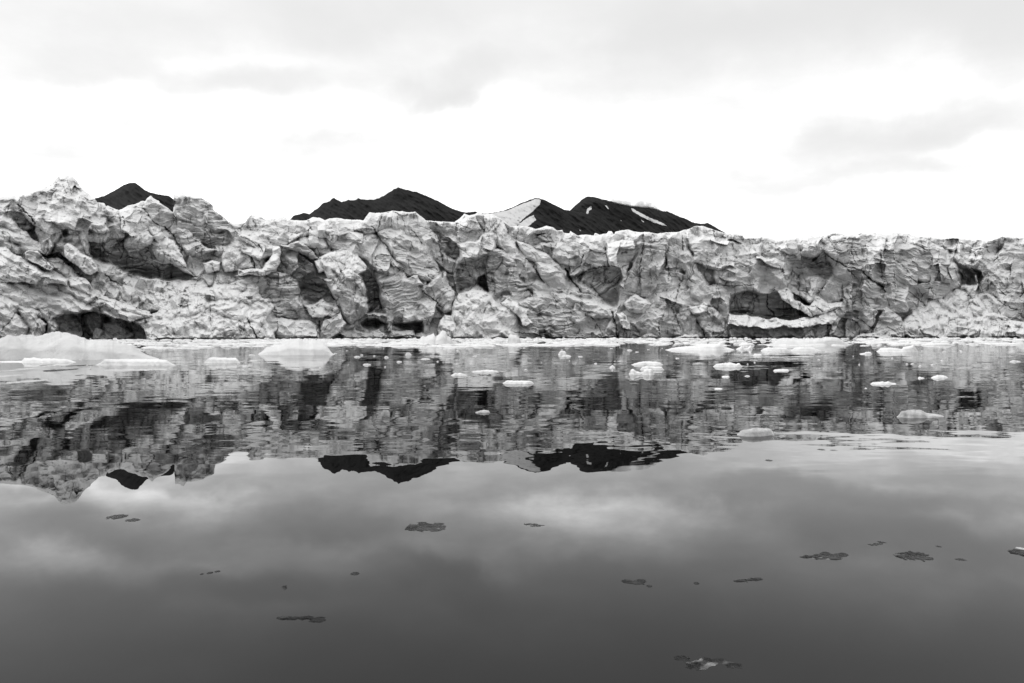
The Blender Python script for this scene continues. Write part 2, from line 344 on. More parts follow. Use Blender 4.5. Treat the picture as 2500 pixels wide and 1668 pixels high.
 ('B', [(1180,1100),(1260,1090),(1240,1240),(1210,1400),(1180,1400),(1165,1250)], -8,.02,-.1,12,'n',.1,80,'ice_buttress'),
 ('B', [(1230,1080),(1440,1060),(1420,1290),(1240,1290)], -40,-.1,0,6,'v',.6,4,'ice_buttress'),
 ('B', [(1470,900),(1560,860),(1620,900),(1620,960),(1500,1010)], -50,-.2,-.3,6,'n',.7,0,None),
 ('B', [(1470,1050),(1560,960),(1620,920),(1665,1010),(1725,1060),(1725,1230),(1650,1255),(1560,1160)], -12,.05,.1,20,'w',.2,-35,'ice_buttress'),
 ('B', [(1430,1180),(1500,1100),(1600,1230),(1640,1290),(1420,1290)], -24,.2,.0,12,'w',.2,-35,'ice_buttress'),
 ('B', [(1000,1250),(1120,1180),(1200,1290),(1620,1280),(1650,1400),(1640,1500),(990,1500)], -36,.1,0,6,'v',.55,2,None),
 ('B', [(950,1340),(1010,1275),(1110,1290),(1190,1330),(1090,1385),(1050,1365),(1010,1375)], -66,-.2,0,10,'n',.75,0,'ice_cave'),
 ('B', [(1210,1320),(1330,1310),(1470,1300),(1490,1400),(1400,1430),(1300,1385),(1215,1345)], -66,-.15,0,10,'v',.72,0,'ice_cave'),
 ('B', [(-60,870),(130,868),(205,800),(225,690),(290,680),(290,800),(255,890),(140,935),(-60,930)], 0,.3,.05,16,'n',.04,0,'ice_ledge'),
 ('B', [(-90,930),(60,880),(290,890),(440,1000),(480,1180),(620,1300),(600,1340),(-20,1310),(-80,1150),(20,1040)], -20,.05,0,10,'v',.48,2,'ice_face'),
 ('B', [(280,1120),(450,1110),(480,1200),(380,1220),(260,1180)], -8,.3,0,14,'s',.1,0,None),
 ('B', [(-160,1330),(-40,1280),(100,1300),(300,1290),(500,1310),(600,1340),(610,1500),(-100,1500)], 10,.3,0,14,'f',.12,0,'ice_mound'),
 ('B', [(180,1470),(230,1420),(420,1400),(560,1450),(580,1500),(170,1500)], 24,.5,0,10,'r',.0,0,'ice_mound'),
 ('B', [(740,1480),(860,1380),(980,1370),(1020,1500),(730,1500)], -10,-.1,0,8,'s',.6,0,None),
 ('B', [(600,1480),(610,1380),(640,1310),(790,1235),(850,1330),(760,1430),(660,1490)], 28,.15,.15,10,'n',.2,-30,'ice_shell'),
 ('B', [(480,1180),(560,1160),(660,1130),(760,1210),(640,1290),(560,1290)], 8,.6,0,12,'r',.0,0,'ice_mound'),
 ('B', [(880,1400),(1100,1380),(1180,1430),(1180,1500),(860,1500)], 6,.3,0,12,'n',.25,20,None),
 ('B', [(1200,1400),(1400,1390),(1420,1500),(1200,1500)], 0,.2,0,12,'v',.5,4,None),
 ('B', [(1600,1350),(1650,1260),(1700,1270),(1750,1090),(1880,1050),(2000,1060),(2100,1150),(2250,1200),(2300,1500),(1600,1500)], 8,.3,.03,18,'r',.0,20,'rubble_cone'),
 ('B', [(1920,1290),(1960,1280),(1990,1350),(1970,1370),(1930,1340)], -30,-.2,0,3,'n',.8,0,None),
 ('B', [(290,900),(440,960),(470,1080),(360,1100),(290,1040)], -40,-.15,0,9,'v',.66,4,None),
 ('B', [(60,1180),(240,1160),(400,1230),(420,1290),(180,1290),(60,1250)], -8,-.15,0,8,'v',.62,2,None),
 ('B', [(1760,700),(1880,690),(1880,800),(1770,830)], -50,.2,.1,10,'s',.1,0,None),
 ('B', [(1300,1130),(1420,1120),(1440,1270),(1300,1280)], -52,-.15,0,7,'v',.72,2,None),
 # --- tile C
 ('C', [(150,515),(320,522),(360,570),(440,640),(300,660),(170,640)], -98,.4,0,10,'f',.08,0,None),
 ('C', [(340,570),(460,512),(560,560),(680,580),(900,590),(1300,565),(1600,550),(1750,515),(1950,575),(2250,600),(2250,760),(1800,700),(1500,680),(1000,690),(600,680),(400,650)], -104,.55,0,12,'f',.08,0,None),
 ('C', [(360,560),(420,540),(430,620),(380,620)], -110,0,0,4,'n',.7,0,None),
 ('C', [(330,680),(550,640),(770,650),(800,760),(700,890),(620,900),(500,790)], -76,.12,0,12,'f',.25,10,'ice_face'),
 ('C', [(700,700),(780,680),(770,820),(700,900),(640,900)], -66,.1,.3,10,'n',.15,60,None),
 ('C', [(770,740),(850,680),(945,680),(965,800),(960,870),(830,880),(750,915),(660,925),(720,860)], -60,.25,.05,18,'n',.1,10,'ice_boulder'),
 ('C', [(945,640),(1230,630),(1225,740),(1120,900),(1050,960),(960,900)], -72,.22,0,10,'f',.15,0,'ice_face'),
 ('C', [(700,930),(760,900),(960,860),(1100,880),(1080,1030),(1050,1170),(990,1200),(850,1090),(720,980)], -66,-.02,.08,10,'w',.42,-35,'ice_face'),
 ('C', [(1235,690),(1260,640),(1260,900),(1120,1010),(1075,1000),(1180,850)], -48,.05,-.35,8,'s',.15,70,None),
 ('C', [(1240,640),(1440,580),(1480,600),(1470,760),(1440,860),(1410,960),(1370,1080),(1240,1110),(1225,900)], -46,.05,.05,14,'v',.3,3,'ice_pillar'),
 ('C', [(1380,900),(1450,880),(1570,920),(1560,1130),(1520,1170),(1370,1110)], -48,-.02,0,8,'v',.5,12,None),
 ('C', [(1440,590),(1570,560),(1640,700),(1700,840),(1810,1000),(1815,1110),(1740,1160),(1660,1100),(1590,900),(1560,860),(1450,860),(1470,740)], -36,.2,-.1,18,'n',.15,65,'ice_pillar'),
 ('C', [(1600,570),(1740,600),(1900,640),(2250,660),(2250,830),(1950,860),(1860,900),(1760,860),(1680,780)], -64,.35,0,14,'f',.12,30,'ice_face'),
 ('C', [(1840,860),(2050,800),(2250,880),(2250,1080),(1960,1020),(1850,1020)], -46,.1,0,14,'f',.25,20,'ice_face'),
 ('C', [(1810,1010),(1950,1010),(2250,1060),(2250,1290),(1950,1220),(1820,1130)], -58,-.15,0,8,'v',.65,2,None),
 ('C', [(-60,430),(40,440),(100,520),(170,620),(220,700),(300,790),(250,810),(160,760),(60,690),(-60,640)], -56,.25,-.05,18,'n',.08,60,'serac'),
 ('C', [(200,640),(330,675),(440,740),(560,830),(615,890),(620,940),(520,880),(370,840),(290,780)], -40,.25,-.05,18,'n',.06,40,'ice_rib'),
 ('C', [(-40,700),(100,715),(190,800),(250,960),(300,1020),(260,1100),(120,1110),(-40,1080)], -40,.06,.02,16,'v',.42,5,'ice_face'),
 ('C', [(120,760),(200,800),(300,900),(400,960),(480,1040),(400,1120),(260,1040),(180,900)], -46,.1,-.1,14,'v',.3,8,'ice_face'),
 ('C', [(350,830),(500,830),(610,900),(640,1020),(570,1070),(480,1040),(400,940)], -30,.1,-.1,20,'v',.25,10,'ice_rib'),
 ('C', [(300,1020),(400,910),(460,980),(540,1070),(740,1090),(850,1120),(1020,1210),(1040,1300),(900,1290),(700,1240),(500,1170),(380,1120)], -16,.5,.05,14,'s',.04,20,'ice_rib'),
 ('C', [(150,1290),(230,1150),(360,1110),(560,1170),(740,1240),(800,1500),(150,1500)], -10,.05,0,10,'v',.38,2,'ice_face'),
 ('C', [(740,1230),(900,1250),(1010,1300),(1040,1500),(780,1500)], -4,.15,.05,12,'n',.15,40,'ice_face'),
 ('C', [(80,1150),(150,1115),(200,1150),(290,1210),(320,1270),(350,1330),(280,1340),(210,1260),(130,1200)], 22,.35,.1,10,'r',.0,35,'ice_arm'),
 ('C', [(1100,1150),(1200,1090),(1330,1160),(1250,1240),(1150,1230)], -12,.4,0,12,'f',.02,0,None),
 ('C', [(1040,1250),(1180,1200),(1330,1170),(1520,1160),(1570,1290),(1580,1420),(1400,1500),(1060,1500)], -14,.1,0,10,'v',.45,10,'ice_face'),
 ('C', [(1230,1330),(1330,1270),(1400,1310),(1395,1400),(1270,1350)], -50,-.3,0,4,'v',.85,0,None),
 ('C', [(920,1460),(960,1340),(1030,1250),(1060,1340),(1040,1500),(920,1500)], 10,.1,.1,10,'n',.12,0,None),
 ('C', [(1060,1340),(1110,1350),(1115,1420),(1060,1470)], 6,.1,0,8,'n',.3,0,None),
 ('C', [(1030,1250),(1090,1240),(1150,1330),(1150,1400),(1090,1370)], 22,.3,0,8,'r',.0,60,None),
 ('C', [(1500,1480),(1600,1400),(1720,1430),(1750,1500),(1500,1500)], 24,.4,0,10,'f',.03,0,'ice_mound'),
 ('C', [(1180,1470),(1320,1400),(1480,1460),(1480,1500),(1180,1500)], 20,.4,0,10,'r',.05,0,'ice_mound'),
 ('C', [(1550,1160),(1700,1180),(1850,1200),(1950,1300),(2000,1500),(1600,1500),(1570,1350)], -6,.15,0,16,'r',.32,30,'ice_face'),
 ('C', [(1700,1400),(1780,1370),(1780,1450),(1720,1440)], -40,-.2,0,3,'n',.85,0,None),
 ('C', [(1640,1200),(1770,1150),(1810,1180),(1790,1240),(1680,1260)], 20,.4,0,8,'r',.0,0,None),
 ('C', [(150,1190),(330,1200),(640,1260),(600,1330),(330,1340),(150,1330)], -16,-.05,0,9,'v',.55,2,None),
 ('C', [(1260,880),(1400,880),(1380,1060),(1250,1080)], -50,-.05,0,10,'v',.5,2,None),
 ('C', [(1220,1170),(1420,1160),(1540,1200),(1500,1280),(1300,1260)], -26,-.1,0,8,'v',.62,6,None),
 # --- tile D
 ('D', [(1640,600),(1800,605),(2100,620),(2400,600),(2900,620),(2900,1000),(2350,1000),(2060,900),(1960,960),(1760,820),(1690,700)], -96,.15,.05,12,'v',.32,60,'ice_face'),
 ('D', [(-60,600),(240,600),(340,640),(300,720),(150,740),(-60,720)], -84,.5,0,14,'f',.05,0,None),
 ('D', [(370,620),(520,595),(735,590),(760,700),(700,760),(640,770),(480,760),(340,710)], -54,.3,0,16,'f',.1,20,'ice_face'),
 ('D', [(400,760),(600,780),(780,740),(790,880),(740,960),(560,930),(440,880)], -66,-.05,0,8,'v',.45,4,None),
 ('D', [(-60,740),(150,740),(400,800),(440,900),(430,1060),(200,1080),(-60,1060)], -50,.1,.05,14,'f',.2,20,'ice_face'),
 ('D', [(430,900),(560,930),(640,1000),(690,1100),(560,1120),(450,1060)], -60,.0,.1,8,'n',.45,40,None),
 ('D', [(690,700),(760,600),(1100,560),(1470,590),(1680,680),(1720,780),(1770,830),(1840,1010),(1700,1090),(1540,1170),(1200,1260),(900,1180),(770,1020),(770,840)], -42,.16,-.03,22,'q',.22,15,'ice_buttress'),
 ('D', [(740,730),(900,760),(1180,820),(1180,860),(1010,870),(880,830)], -30,.3,0,14,'s',.08,20,'ice_buttress'),
 ('D', [(1370,700),(1560,690),(1680,720),(1660,900),(1560,990),(1420,960),(1350,860)], -30,.1,-.05,22,'n',.2,30,'ice_buttress'),
 ('D', [(1200,690),(1240,650),(1320,640),(1330,820),(1240,860),(1180,840)], -34,.05,.1,14,'n',.15,80,'ice_buttress'),
 ('D', [(770,850),(900,860),(1020,960),(1000,1140),(880,1150),(790,1000)], -34,.15,.05,18,'s',.25,20,'ice_buttress'),
 ('D', [(1685,680),(1740,690),(1800,800),(1880,900),(1960,985),(1840,1010),(1770,830)], -72,-.02,-.4,12,'s',.45,60,None),
 ('D', [(1780,790),(1880,840),(1950,900),(1960,980),(1890,985),(1800,890)], -66,-.02,-.1,9,'n',.42,45,None),
 ('D', [(1900,850),(2000,880),(2040,960),(1960,960)], -66,-.1,.1,8,'n',.5,40,None),
 ('D', [(2110,760),(2200,650),(2280,625),(2600,600),(2600,900),(2350,890),(2230,870),(2120,820)], -66,.2,0,20,'n',.15,10,'ice_boulder'),
 ('D', [(1960,980),(2050,870),(2200,850),(2300,870),(2600,930),(2600,1300),(2350,1300),(2150,1260),(2020,1150)], -56,.12,0,14,'f',.38,45,'ice_face'),
 ('D', [(-60,1050),(430,1050),(630,1150),(680,1250),(330,1290),(-60,1240)], -62,-.12,0,6,'v',.66,2,None),
 ('D', [(330,1050),(400,1025),(450,1060),(480,1120),(590,1165),(660,1090),(780,1140),(870,1130),(880,1170),(720,1230),(600,1260),(460,1180),(380,1110)], 0,.5,0,9,'r',.0,10,'ice_ledge'),
 ('D', [(800,1340),(880,1190),(1000,1170),(1210,1185),(1230,1270),(1110,1370),(1050,1500),(760,1500)], -22,-.05,0,8,'v',.6,18,None),
 ('D', [(790,1210),(870,1120),(1100,1140),(1180,1170),(1050,1200),(900,1210),(850,1270),(800,1350),(760,1440),(760,1300)], 6,.3,0,10,'r',.05,10,'ice_ledge'),
 ('D', [(-60,1310),(300,1320),(780,1320),(780,1500),(-60,1500)], 6,.12,0,10,'r',.34,10,'ice_ledge'),
 ('D', [(-60,1235),(100,1240),(330,1280),(620,1260),(800,1190),(860,1200),(800,1300),(640,1340),(300,1350),(-60,1330)], 18,.9,0,8,'r',.0,0,'ice_ledge'),
 ('D', [(540,1380),(600,1370),(640,1430),(660,1500),(520,1500)], 22,.3,0,8,'r',.05,0,None),
 ('D', [(1340,1300),(1480,1200),(1560,1140),(1640,1075),(1720,1120),(1800,1020),(1870,1005),(1990,1110),(2050,1210),(2350,1300),(2700,1360),(2700,1500),(1500,1500),(1360,1400)], 4,.55,.02,16,'r',.0,25,'ice_mound'),
 ('D', [(1120,1360),(1170,1260),(1215,1185),(1350,1250),(1385,1370),(1310,1500),(1190,1500)], 24,.15,.08,14,'n',.22,5,'ice_block'),
 ('D', [(1380,1360),(1540,1420),(1640,1500),(1340,1500)], 6,-.3,0,4,'s',.7,20,None),
 ('D', [(1640,1430),(1760,1330),(1900,1310),(2060,1370),(2100,1440),(1840,1500),(1700,1480)], 26,.35,0,14,'f',.1,20,'ice_mound'),
 ('D', [(940,1450),(1030,1400),(1130,1370),(1200,1440),(1180,1500),(920,1500)], 26,.3,0,8,'f',.1,0,'ice_block'),
]

# dark debris-filled fractures and open cracks: tile, polyline, width px, depth px
CR = [
 ('A', [(150,345),(210,400),(260,450),(290,500)], 3.0, 5), ('A', [(60,380),(80,340),(40,440)], 1.2, 2),
 ('A', [(440,160),(470,150),(490,120)], 3.2, 3), ('A', [(270,290),(360,240),(440,220),(480,300)], 1.6, 1),
 ('A', [(1020,440),(1035,490),(1020,560)], 1.8, 3), ('A', [(1050,480),(1120,490),(1200,490)], 1.0, 1),
 ('A', [(1190,370),(1240,440),(1300,500),(1370,530)], 2.2, 2), ('A', [(1370,530),(1400,560),(1440,600),(1480,680),(1520,750)], 3.4, 6),
 ('A', [(1240,700),(1260,760),(1270,800)], 1.6, 3), ('A', [(1440,790),(1500,830),(1560,880),(1630,940)], 1.6, 3),
 ('A', [(1660,285),(1730,320),(1770,350)], 2.0, 1), ('A', [(1800,410),(1860,450),(1900,500)], 2.0, 1),
 ('A', [(1855,600),(1860,700)], 1.2, 2), ('A', [(1740,590),(1760,690)], 1.0, 1), ('A', [(2080,770),(2110,820),(2130,870)], 2.4, 4),
 ('A', [(2060,1290),(2100,1380),(2150,1470)], 2.0, 4), ('A', [(0,1400),(80,1320),(130,1240)], 1.6, 3),
 ('A', [(880,920),(940,980),(1010,1020)], 3.2, 5), ('A', [(1930,540),(2000,600),(2080,640),(2182,720)], 1.6, 2),
 ('A', [(900,480),(930,450),(960,430)], 1.0, 1), ('A', [(1000,790),(1030,740),(1020,640)], 1.4, 2),
 ('B', [(1150,410),(1120,480),(1100,560)], 2.2, 2), ('B', [(1210,420),(1205,520)], 1.4, 1), ('B', [(1260,440),(1270,510)], 1.4, 1), ('B', [(1300,430),(1330,520)], 1.4, 1),
 ('B', [(1410,410),(1420,450)], 1.4, 1), ('B', [(1380,550),(1420,600),(1470,660)], 2.0, 2), ('B', [(1050,530),(1080,570)], 2.6, 3),
 ('B', [(960,560),(1000,630)], 1.4, 2), ('B', [(760,570),(770,640)], 1.2, 2), ('B', [(230,550),(280,600)], 1.4, 2),
 ('B', [(110,680),(140,740)], 2.6, 4), ('B', [(160,690),(165,730)], 2.4, 4), ('B', [(40,780),(80,870)], 3.0, 5), ('B', [(590,690),(610,760)], 1.4, 2),
 ('B', [(10,1300),(60,1390),(100,1470)], 2.2, 4), ('B', [(240,1180),(260,1300),(270,1400)], 1.4, 3), ('B', [(620,1310),(600,1370),(590,1470)], 2.6, 5),
 ('B', [(640,960),(690,1040),(730,1110),(790,1230)], 2.4, 5), ('B', [(1470,1060),(1560,1130),(1640,1200)], 2.0, 4),
 ('B', [(1500,1010),(1560,960),(1610,920)], 1.6, 3), ('B', [(1490,870),(1560,860),(1600,890)], 2.0, 3), ('B', [(1750,500),(1750,560)], 1.6, 2), ('B', [(1740,485),(1800,520),(1860,540)], 1.6, 2),
 ('B', [(1650,600),(1740,640)], 1.4, 1), ('B', [(1660,750),(1740,790)], 1.4, 1), ('B', [(1880,820),(1900,870),(2020,860)], 1.0, 1), ('B', [(2000,860),(2010,960)], 1.0, 2),
 ('B', [(1570,590),(1620,700),(1640,830)], 1.8, 3), ('B', [(1240,860),(1320,900),(1400,960)], 1.2, 2), ('B', [(700,1250),(780,1240),(700,1320),(660,1380)], 1.2, 2),
 ('C', [(230,540),(200,630)], 1.2, 2), ('C', [(770,760),(740,850),(660,910)], 2.0, 4), ('C', [(940,690),(960,760),(970,850)], 1.8, 3),
 ('C', [(980,850),(880,860),(800,880),(740,930)], 2.4, 4), ('C', [(1140,840),(1050,870),(1000,850)], 1.2, 2), ('C', [(1090,745),(1115,740)], 4.2, 6),
 ('C', [(1270,640),(1250,760),(1230,880),(1240,1000)], 2.0, 4), ('C', [(1460,640),(1440,760),(1430,780)], 1.0, 1), ('C', [(1590,600),(1595,720)], 2.0, 3),
 ('C', [(1850,560),(1860,620)], 1.8, 3), ('C', [(620,880),(650,950),(700,1010),(740,1060)], 4.2, 9), ('C', [(820,1000),(900,1100),(990,1190)], 1.8, 3),
 ('C', [(880,950),(960,960),(1060,1080)], 1.0, 1), ('C', [(1440,1060),(1360,1080),(1370,1100)], 1.6, 3), ('C', [(1560,1010),(1540,1140),(1505,1200),(1540,1300),(1575,1380)], 2.2, 4),
 ('C', [(160,1390),(260,1410),(380,1420),(440,1465)], 2.0, 3), ('C', [(430,1460),(500,1440),(700,1460)], 1.0, 1), ('C', [(300,1380),(500,1350),(700,1350)], 1.2, 1),
 ('C', [(1000,1240),(1030,1330),(1040,1400),(1052,1460)], 4.0, 7), ('C', [(830,1270),(900,1370),(930,1450)], 1.8, 3), ('C', [(1080,1350),(1110,1380),(1095,1430)], 2.0, 4),
 ('C', [(1390,1310),(1395,1390)], 1.6, 3), ('C', [(1190,1350),(1240,1430)], 1.8, 3), ('C', [(1860,1450),(1930,1400),(2000,1370)], 2.0, 3), ('C', [(1700,1300),(1760,1390),(1780,1450)], 3.4, 6),
 ('C', [(1870,1010),(2000,1015),(2182,1010)], 1.4, 2), ('C', [(1320,900),(1330,1010)], 1.0, 1), ('C', [(1370,880),(1380,970)], .9, 1), ('C', [(1740,800),(1670,890)], .9, 1), ('C', [(2020,1080),(2020,1200)], 1.4, 2),
 ('C', [(350,850),(380,910),(440,990)], 3.0, 5), ('C', [(300,1040),(360,1130)], 2.0, 3), ('C', [(290,790),(340,830)], 2.2, 4),
 ('D', [(720,735),(800,790),(880,840),(950,860),(1030,880),(1060,920),(1100,950)], 3.0, 5), ('D', [(1080,940),(1140,980),(1190,1010),(1210,1050)], 4.4, 7),
 ('D', [(880,840),(930,890),(960,930)], 1.8, 3), ('D', [(930,680),(950,770),(980,830)], 1.5, 2), ('D', [(1185,690),(1175,830),(1190,960)], 1.3, 2), ('D', [(1290,880),(1290,1010)], 1.3, 2),
 ('D', [(1010,1040),(1060,1090),(1130,1120)], 1.3, 2), ('D', [(1410,1050),(1480,1110),(1540,1160)], 2.2, 3), ('D', [(1400,930),(1480,970),(1560,990),(1620,960),(1660,880)], 1.4, 2),
 ('D', [(250,1070),(245,1170),(290,1220),(310,1270)], 2.8, 4), ('D', [(380,1110),(380,1230)], 1.2, 2), ('D', [(440,1050),(530,1110)], 1.8, 3), ('D', [(560,1160),(620,1240)], 1.4, 2),
 ('D', [(400,640),(430,700)], 1.2, 2), ('D', [(520,700),(530,830)], 1.2, 2), ('D', [(490,850),(610,850)], 1.6, 2), ('D', [(740,1330),(730,1400),(690,1440)], 2.4, 4),
 ('D', [(960,1250),(1040,1300),(1110,1360)], 1.6, 2), ('D', [(1000,1400),(1060,1380),(1110,1340)], 1.6, 2), ('D', [(860,1280),(900,1350),(960,1400)], 1.4, 2), ('D', [(930,1260),(1010,1340),(1000,1420)], 1.2, 2),
 ('D', [(1950,730),(1960,800)], 1.2, 2), ('D', [(2110,1100),(2200,1160),(2290,1200)], 1.8, 3), ('D', [(2130,1180),(2160,1260)], 1.6, 2), ('D', [(2100,800),(2130,760),(2170,690)], 1.8, 4),
 ('D', [(1480,1020),(1520,1080),(1500,1130)], 1.2, 2), ('D', [(1340,600),(1360,650)], 1.2, 2), ('D', [(1230,1100),(1250,1180)], 1.2, 2), ('D', [(640,1160),(700,1210)], 1.6, 2),
 ('D', [(1500,1440),(1400,1380)], 2.0, 3), ('D', [(1660,1430),(1720,1445),(1800,1430)], 2.0, 3), ('D', [(580,1390),(620,1420)], 1.6, 2), ('D', [(370,860),(380,900)], 2.0, 3), ('D', [(900,680),(905,720)], 1.2, 2),
]
# dark sediment smears on the crest: tile, x, y, rx, ry, strength
DIRT = [('A',460,150,22,30,.6),('A',300,290,70,30,.35),('A',420,250,60,40,.3),('A',1160,370,60,14,.4),('A',1750,340,28,26,.5),('A',1830,470,40,30,.35),
 ('B',1000,545,80,16,.6),('B',1340,415,60,10,.4),('B',1820,530,60,14,.4),('C',400,580,40,34,.6),('C',2140,630,60,8,.5),('D',100,620,90,10,.6),('D',240,615,60,9,.5),
 ('D',700,610,70,16,.6),('D',960,600,40,30,.5),('D',1050,585,60,12,.5),('D',1520,610,50,18,.5),('D',1600,640,40,30,.3),('D',2160,640,110,14,.5),('D',2080,645,60,8,.4),
 ('A',230,470,40,40,.25),('B',520,760,50,30,.35),('B',320,780,60,60,.3),('D',1340,740,22,50,.4),('D',1330,800,30,40,.35),('C',820,910,120,26,.35),('C',960,1180,120,30,.25),
 ('A',560,320,30,20,.2),('A',620,430,60,30,.25),('B',1130,420,30,60,.3)]

def seg_dist(x, y, P, closed=True):
    n = len(P); d2 = np.full(x.shape, 1e18)
    for i in range(n if closed else n - 1):
        ax, ay = P[i]; bx, by = P[(i + 1) % n]
        vx, vy = bx - ax, by - ay; L = vx * vx + vy * vy + 1e-9
        t = np.clip(((x - ax) * vx + (y - ay) * vy) / L, 0, 1)
        d2 = np.minimum(d2, (x - ax - t * vx) ** 2 + (y - ay - t * vy) ** 2)
    return np.sqrt(d2)
def inside(x, y, P):
    r = np.zeros(x.shape, bool); n = len(P); j = n - 1
    for i in range(n):
        xi, yi = P[i]; xj, yj = P[j]
        if abs(yj - yi) > 1e-9:
            r ^= ((yi > y) != (yj > y)) & (x < (xj - xi) * (y - yi) / (yj - yi) + xi)
        j = i
    return r

def rot(x, y, a, sx=1.0, sy=1.0):
    c, s = math.cos(math.radians(a)), math.sin(math.radians(a))
    return (x * c + y * s) / sx, (-x * s + y * c) / sy

def scallop(u, w, cell, seed, tilt, R, wid=True):
    """melted hollows meeting in crisp ridges"""
    a, g, i = lump(u, w, cell, seed, tilt, R, .5, wantid=True)
    return -a, g, i

def detail(kind, x, y, ang, seed):
    """relief (px) and tone change for one kind of ice texture"""
    x = x + 9 * fbm(x / 55, y / 45, 2, seed + 61, .5); y = y + 8 * fbm(x / 55, y / 45, 2, seed + 62, .5)
    u, w = rot(x, y, ang)
    flow = fbm(u / 95, w / 7.5, 3, seed + 8, .55)
    if kind == 'f':
        a, g, i = lump(u, w, 36, seed, .9, 2.0, wantid=True); b, g1, i1 = scallop(u / 1.3, w, 18, seed + 9, .7, .9); e, _, i2 = lump(u, w, 9, seed + 29, .7, 1.2, wantid=True)
        return a * .8 + b * .75 + e * .55 + 1.0 * flow + 1.2 * fbm(u / 22, w / 18, 2, seed + 5), .14 * i + .10 * i1 + .07 * i2 + .13 * flow, g
    if kind == 'r':
        a, g, i = lump(u / 1.3, w, 21, seed, .6, .8, wantid=True); c, g2, i2 = lump(u, w, 10, seed + 9, .8, .7, .9, wantid=True); e, g3 = lump(u, w, 6, seed + 19, .6, .7, .8)
        return a * .85 + c * .8 + e * .5 + 1.5 * fbm(u / 16, w / 16, 2, seed), .08 * i + .07 * i2, g
    if kind == 'l':
        a, g, i = lump(u / 2.8, w, 20, seed, .5, .65, wantid=True); c, g2, _ = scallop(u / 2.2, w, 9, seed + 9, .6, .8)
        return a * 1.35 + c * .6 + 1.6 * ridged(u / 60, w / 16, 2, seed), .08 * i + .15 * flow, g
    if kind == 'n':
        a, g, i = scallop(u / 1.5, w, 26, seed, .8, .9); c, _, _ = scallop(u / 1.4, w, 11, seed + 7, .6, .9)
        return a * .75 + c * .7 + 1.3 * flow + 3.2 * fbm(u / 38, w / 24, 2, seed + 2, .45), .09 * i + .15 * flow, g
    a, g, i = scallop(u / 1.7, w, 29, seed, .8, .9); c, _, _ = scallop(u / 1.9, w, 11, seed + 17, .6, .9)
    wob = w + 9 * fbm(u / 70, w / 44, 2, seed + 31)
    st = fbm(u / 140, wob / 6.0, 3, seed + 41, .6)
    st2 = fbm(u / 80, wob / 16, 2, seed + 43)
    pm = .35 + .9 * sstep(-.35, .45, fbm(u / 55, w / 30, 2, seed + 47))
    k = {'s': (.7, 1.9, .75, .17), 'v': (.55, 2.3, .55, .24), 'w': (.7, 3.8, .6, .20), 'd': (.5, 1.4, .5, .12), 'q': (.6, 2.0, .7, .16)}[kind]
    h = a * k[0] + c * k[2] + st * k[1] * pm + 2.4 * fbm(u / 36, w / 26, 2, seed + 2, .45)
    t = .10 * i
    if kind == 'v':
        b2, _, j = lump(x * 1.0, y / 2.8, 17, seed + 77, .8, 1.4, wantid=True); h = h + b2 * .7; t = t + .09 * j
    if kind == 'q':
        b2, g, j = lump(x, y / 1.5, 27, seed + 77, 1.1, 2.4, wantid=True); h = h + b2 * .85; t = t + .13 * j
    return h, t + k[3] * pm * (st * 1.2 + st2 * .8), g

